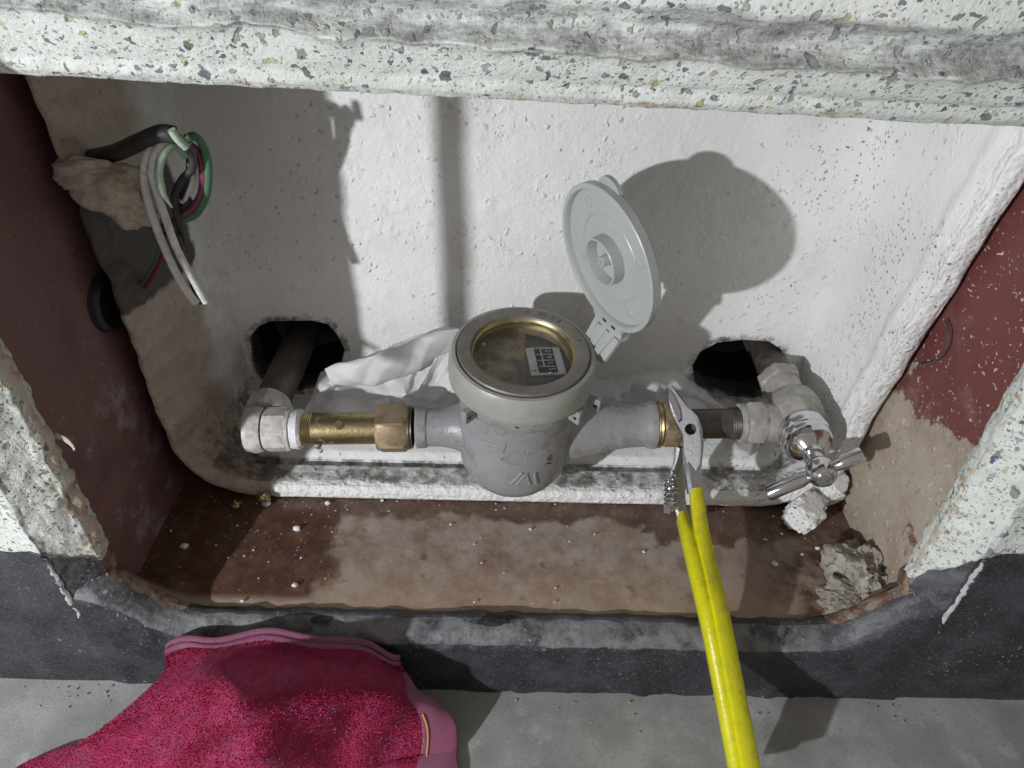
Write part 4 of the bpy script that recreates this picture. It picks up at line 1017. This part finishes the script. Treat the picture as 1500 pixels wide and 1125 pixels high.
# ================================================================== DEBRIS
bm = newbm(); lump(bm, V3((.240, -.066, .007)), .019, .022, .017, .34, 1.9, 4.2, 5, True, .25)
lump(bm, V3((.229, -.084, .004)), .020, .013, .010, .4, 2.2, 1.2, 4, True, .3); lump(bm, V3((.243, -.083, .006)), .016, .012, .012, .45, 2.4, 6.2, 4, True, .3)
lump(bm, at(1232, 818, -.052), .0075, .006, .006, .5, 2, 3, 3, False); lump(bm, at(1255, 812, -.050), .007, .006, .006, .5, 2, 8, 3, False)
tag(obj('mortar_lump', bm, M['mortar'], angle=30), 'broken lump of grey mortar in the right front corner of the niche', 'rubble')
def block(c, hx_, hy_, hz_, rz, seed):
    bm = newbm(); t = bmesh.new(); bmesh.ops.create_cube(t, size=2); bmesh.ops.subdivide_edges(t, edges=t.edges[:], cuts=11, use_grid_fill=True)
    for n in ('wear', 'tan', 'soot_dark', 'rough'): bm.verts.layers.float.new(n)
    lr = bm.verts.layers.float['rough']; ls = bm.verts.layers.float['wear']; mp = {}; Rm = Matrix.Rotation(rz, 3, 'Z') @ Matrix.Rotation(.35, 3, 'X')
    for v in t.verts:
        p = Rm @ V3((v.co.x * hx_, v.co.y * hy_, v.co.z * hz_)); p += p.normalized() * (.0022 * nz(p + V3(c), 70, seed, 2) + .0006 * (noise.cell((p + V3(c)) * 300) - .5)); p *= .94
        mp[v] = bm.verts.new(p + V3(c)); mp[v][lr] = 1; mp[v][ls] = .35
    for f in t.faces: bm.faces.new([mp[v] for v in f.verts])
    t.free(); return bm
def chunk(c, rx, ry, rz, seed, rot):
    bm = newbm(); lump(bm, V3((0, 0, 0)), rx, ry, rz, .30, 1.25, seed, 5, False); Rm = Matrix.Rotation(rot, 3, 'Z') @ Matrix.Rotation(.4, 3, 'X')
    for v in bm.verts:
        q = v.co; q = q + q.normalized() * (.0014 * nz(q, 240, seed, 2) + .0012 * (noise.cell(q * 210 + V3((seed, 0, 0))) - .5)); v.co = Rm @ V3((max(-rx * .8, min(rx * .8, q.x)), max(-ry * .8, min(ry * .8, q.y)), max(-rz * .8, min(rz * .8, q.z)))) + V3(c)
    return bm
tag(obj('foam_chunk', chunk((.2185, -.016, .013), .018, .0145, .014, 2.3, .7), M['foam'], angle=50), 'broken white foam chunk lying under the left arm of the valve handle', 'foam chunk', 'foam chunks broken off the tray')
tag(obj('foam_chunk', chunk((.2385, .004, .019), .0135, .0145, .018, 5.1, .3), M['foam'], angle=50), 'broken foam chunk standing between the valve handle and the right panel', 'foam chunk', 'foam chunks broken off the tray')
# foam crumbs and grains on the floor of the box
bm = newbm(); big = [(435, 774, .0026), (432, 857, .0022), (1135, 826, .0022), (1198, 803, .0019), (1213, 828, .0014), (943, 808, .0012), (777, 775, .0012), (390, 737, .0035), (480, 737, .0022), (560, 733, .0014), (270, 800, .003), (1120, 790, .001), (1175, 812, .0012), (660, 768, .0009), (355, 880, .0014), (1145, 782, .0012)]
for (a, b, r) in big:
    p = onpl(a, b, V3((0, 0, .0012)), ZA); lump(bm, p, r, r * random.uniform(.7, 1.1), r * .7, .3, 2, a * .37, 2, False)
for k in range(70):
    x = random.uniform(-.24, .245); y = -.002 - abs(random.gauss(0, .045)) 
    if y < -.095: continue
    if random.random() < .45: x = -.12 - abs(random.gauss(0, .06)); x = max(x, -.245)
    r = random.uniform(.0003, .0010); lump(bm, V3((x, y, .001 + r * .3)), r, r, r * .6, .3, 2, k, 1, False)
o = obj('foam_crumbs', bm, M['tape'], kind='stuff')
tag(o, 'white foam crumbs and grains scattered over the brown floor of the box', 'crumbs')
bm = newbm()
for k in range(110):
    x = random.uniform(-.34, .34); y = -.1225 - abs(random.gauss(0, .012)); r = random.uniform(.0003, .0009)
    lump(bm, V3((x, y, GZ + r * .4)), r * 1.2, r, r * .7, .4, 2, k * .7, 1, False)
tag(obj('joint_grit', bm, M['mortar'], kind='stuff'), 'loose grit along the joint of black skirting and concrete ground', 'grit')
# curled bit of wire on the right panel
pc = V3((.2495, -.040, .190)); bm = newbm(); tube(bm, [onpl(a, b, V3((.2492, 0, 0)), XA) for a, b in ((1384, 470), (1390, 490), (1384, 515), (1368, 530), (1345, 535))], .0007, 8, 10)
tag(obj('wire_scrap', bm, M['steeldark']), 'thin curled scrap of dark wire stuck to the right red panel', 'wire scrap')
bm = newbm(); lump(bm, at(386, 728, -.010), .0045, .0035, .0035, .4, 2, 5, 3, False); lump(bm, at(345, 738, -.012), .004, .0035, .003, .4, 2, 6, 3, False)
tag(obj('brass_scrap', bm, M['brass'], angle=25), 'small yellow brass scraps lying at the left foot of the foam tray', 'scrap')

# ================================================================== TOWEL
tw = thing('towel', 'crumpled dark pink terry towel with a flower pattern heaped before the niche', 'towel', (-.10, -.19, GZ))
rows = [[(246, 954, -.127), (300, 938, -.1245), (380, 933, -.1235), (470, 939, -.1235), (545, 950, -.1245), (586, 971, -.127)],
        [(238, 985, -.136), (300, 964, -.138), (380, 964, -.140), (470, 970, -.141), (545, 978, -.139), (593, 990, -.134)],
        [(212, 1015, -.152), (290, 1005, -.163), (380, 1005, -.168), (470, 1010, -.165), (550, 1015, -.158), (612, 1015, -.146)],
        [(165, 1055, -.158), (270, 1055, -.172), (370, 1050, -.178), (470, 1050, -.173), (550, 1050, -.165), (640, 1038, -.149)],
        [(100, 1100, -.167), (250, 1105, -.182), (360, 1100, -.187), (470, 1100, -.181), (560, 1095, -.172), (665, 1062, -.152)],
        [(40, 1140, -.178), (230, 1165, -.194), (350, 1165, -.198), (470, 1160, -.191), (565, 1150, -.180), (668, 1110, -.162)],
        [(0, 1200, -.20), (220, 1240, -.214), (350, 1240, -.216), (470, 1235, -.21), (570, 1220, -.196), (672, 1180, -.178)]]
TR = [[at(*p) for p in r] for r in rows]
def crm(P, t):
    n = len(P) - 1; k = min(int(t * n), n - 1); f = t * n - k
    a = P[max(k - 1, 0)]; b = P[k]; c = P[k + 1]; d = P[min(k + 2, n)]
    return .5 * ((2 * b) + (c - a) * f + (2 * a - 5 * b + 4 * c - d) * f * f + (3 * b - 3 * c + d - a) * f ** 3)
def tow(u, v, lift=0):
    p = crm([crm(r, u) for r in TR], v)
    n = V3((0, -.75, .65)); e = sst(.02, .22, v)
    fold = nz(p, 17, 4, 2) * .0085 + .0045 * math.sin((u * 1.3 + v * .9) * 17 + 2.5 * nz(p, 20, 2, 1)) * sst(.15, .5, v)
    rd = math.exp(-((u - .30 - .25 * v) / .075) ** 2) * .014 * sst(.06, .2, v) * (1 - sst(.6, .95, v)) - math.exp(-((u - .62 - .1 * v) / .12) ** 2) * .010 * sst(.05, .25, v)  # left ridge added so that it shades the cloth to its right
    p = p + n * (fold * e + rd) + V3((0, .002 * math.sin(u * 19), .0022 * math.sin(u * 13 + 1))) * (1 - e)
    p = p + n * lift; p.z = max(p.z, GZ + .003)
    return p
bm = newbm(); grid(bm, tow, 150, 120, uv=True)
o = obj('cloth', bm, M['towel'], tw, angle=180); m = o.modifiers.new('t', 'SOLIDIFY'); m.thickness = .0016; m.offset = 0
# terry pile: short loops standing all over the cloth
pv_ = []; pf_ = []; pu_ = []; rp_ = random.Random(3); NU, NV = 220, 190
for j in range(NV):
    for i in range(NU):
        u = (i + rp_.random()) / NU; v = .045 + .80 * (j + rp_.random()) / NV
        if u > .955 and v > .2: continue
        p = tow(u, v); n = V3((rp_.gauss(0, .45), -.75 + rp_.gauss(0, .35), .65 + rp_.gauss(0, .3))).normalized(); sd = V3((rp_.gauss(0, 1), rp_.gauss(0, 1), rp_.gauss(0, 1))); sd = (sd - n * sd.dot(n)).normalized()
        h = rp_.uniform(.0009, .0020); w = .00042; k = len(pv_)
        pv_ += [p - sd * w - n * .0004, p + sd * w - n * .0004, p + n * h + sd * (w * .8 + h * .3), p + n * h - sd * (w * .8 - h * .3)]; pf_.append((k, k + 1, k + 2, k + 3)); pu_.append((u, v))
me = bpy.data.meshes.new('terry_pile'); me.from_pydata([tuple(q - offs(tw)) for q in pv_], [], pf_); ul = me.uv_layers.new(name='uv')
ul.data.foreach_set('uv', [c for uv_ in pu_ for _ in range(4) for c in uv_]); me.materials.append(M['towel'])
po = bpy.data.objects.new('terry_pile', me); COL.objects.link(po); po.parent = tw; po['kind'] = 'stuff'
TN = V3((0, -.75, .65))
bm = newbm()
def hemf(u, v):
    w = .058 + .006 * nz((u * .3, 0, 0), 20, 3)
    if v < .75: return tow(u, w * (1 - v / .75)) + TN * (.0008 + .0016 * math.sin(PI * min(1, v * 1.1)))
    return tow(u, 0) + TN * (.0016 - .010 * (v - .75)) + V3((0, .012 * (v - .75), .0035 * math.sin(PI * (v - .75) * 4)))
grid(bm, hemf, 170, 20, uv=True); o = obj('hem', bm, M['hem'], tw, angle=180); m = o.modifiers.new('t', 'SOLIDIFY'); m.thickness = .0012; m.offset = 0
bm = newbm()
def hem2(u, v):
    vv = .14 + .86 * u; w = .055 + .075 * u
    return tow(1 - w * (1 - v), vv) + TN * (.0006 + .0022 * math.sin(PI * v)) + V3((.0012 * v, 0, 0))
grid(bm, hem2, 120, 18, uv=True); o = obj('hem', bm, M['hem'], tw, angle=180); m = o.modifiers.new('t', 'SOLIDIFY'); m.thickness = .0012; m.offset = 0
bm = newbm()
for k in range(34):
    vv = .55 + .45 * k / 34; ww = 1 - (.055 + .075 * (vv - .14) / .86) * .86; A = tow(ww, vv, .0026); B = tow(ww, vv + .009, .0026); tube(bm, [A, (A + B) / 2 + V3((0, -.0006, .0004)), B], .0006, 6, 2)
obj('stitching', bm, M['stitch'], tw)

# ================================================================== added band out of view on the left, only to throw the narrow upright shadow
bm = newbm()
def shadow_caster(u, v):
    a = 2 * PI * u; z = .178 + 1.1 * v
    return V3((-.2335, -.166, z)) + V3((.80, -.60, 0)) * math.cos(a) * .0062 + V3((.60, .80, 0)) * math.sin(a) * .0012 + V3((.0004 * math.sin(z * 60), 0, 0))
grid(bm, shadow_caster, 24, 60, wrap=True)
bmesh.ops.holes_fill(bm, edges=[e for e in bm.edges if len(e.link_faces) == 1])
tag(obj('added_shadow_strap', bm, M['wblack']), 'added dark band out of view left of the niche, only casting the narrow upright shadow', 'shadow_caster')
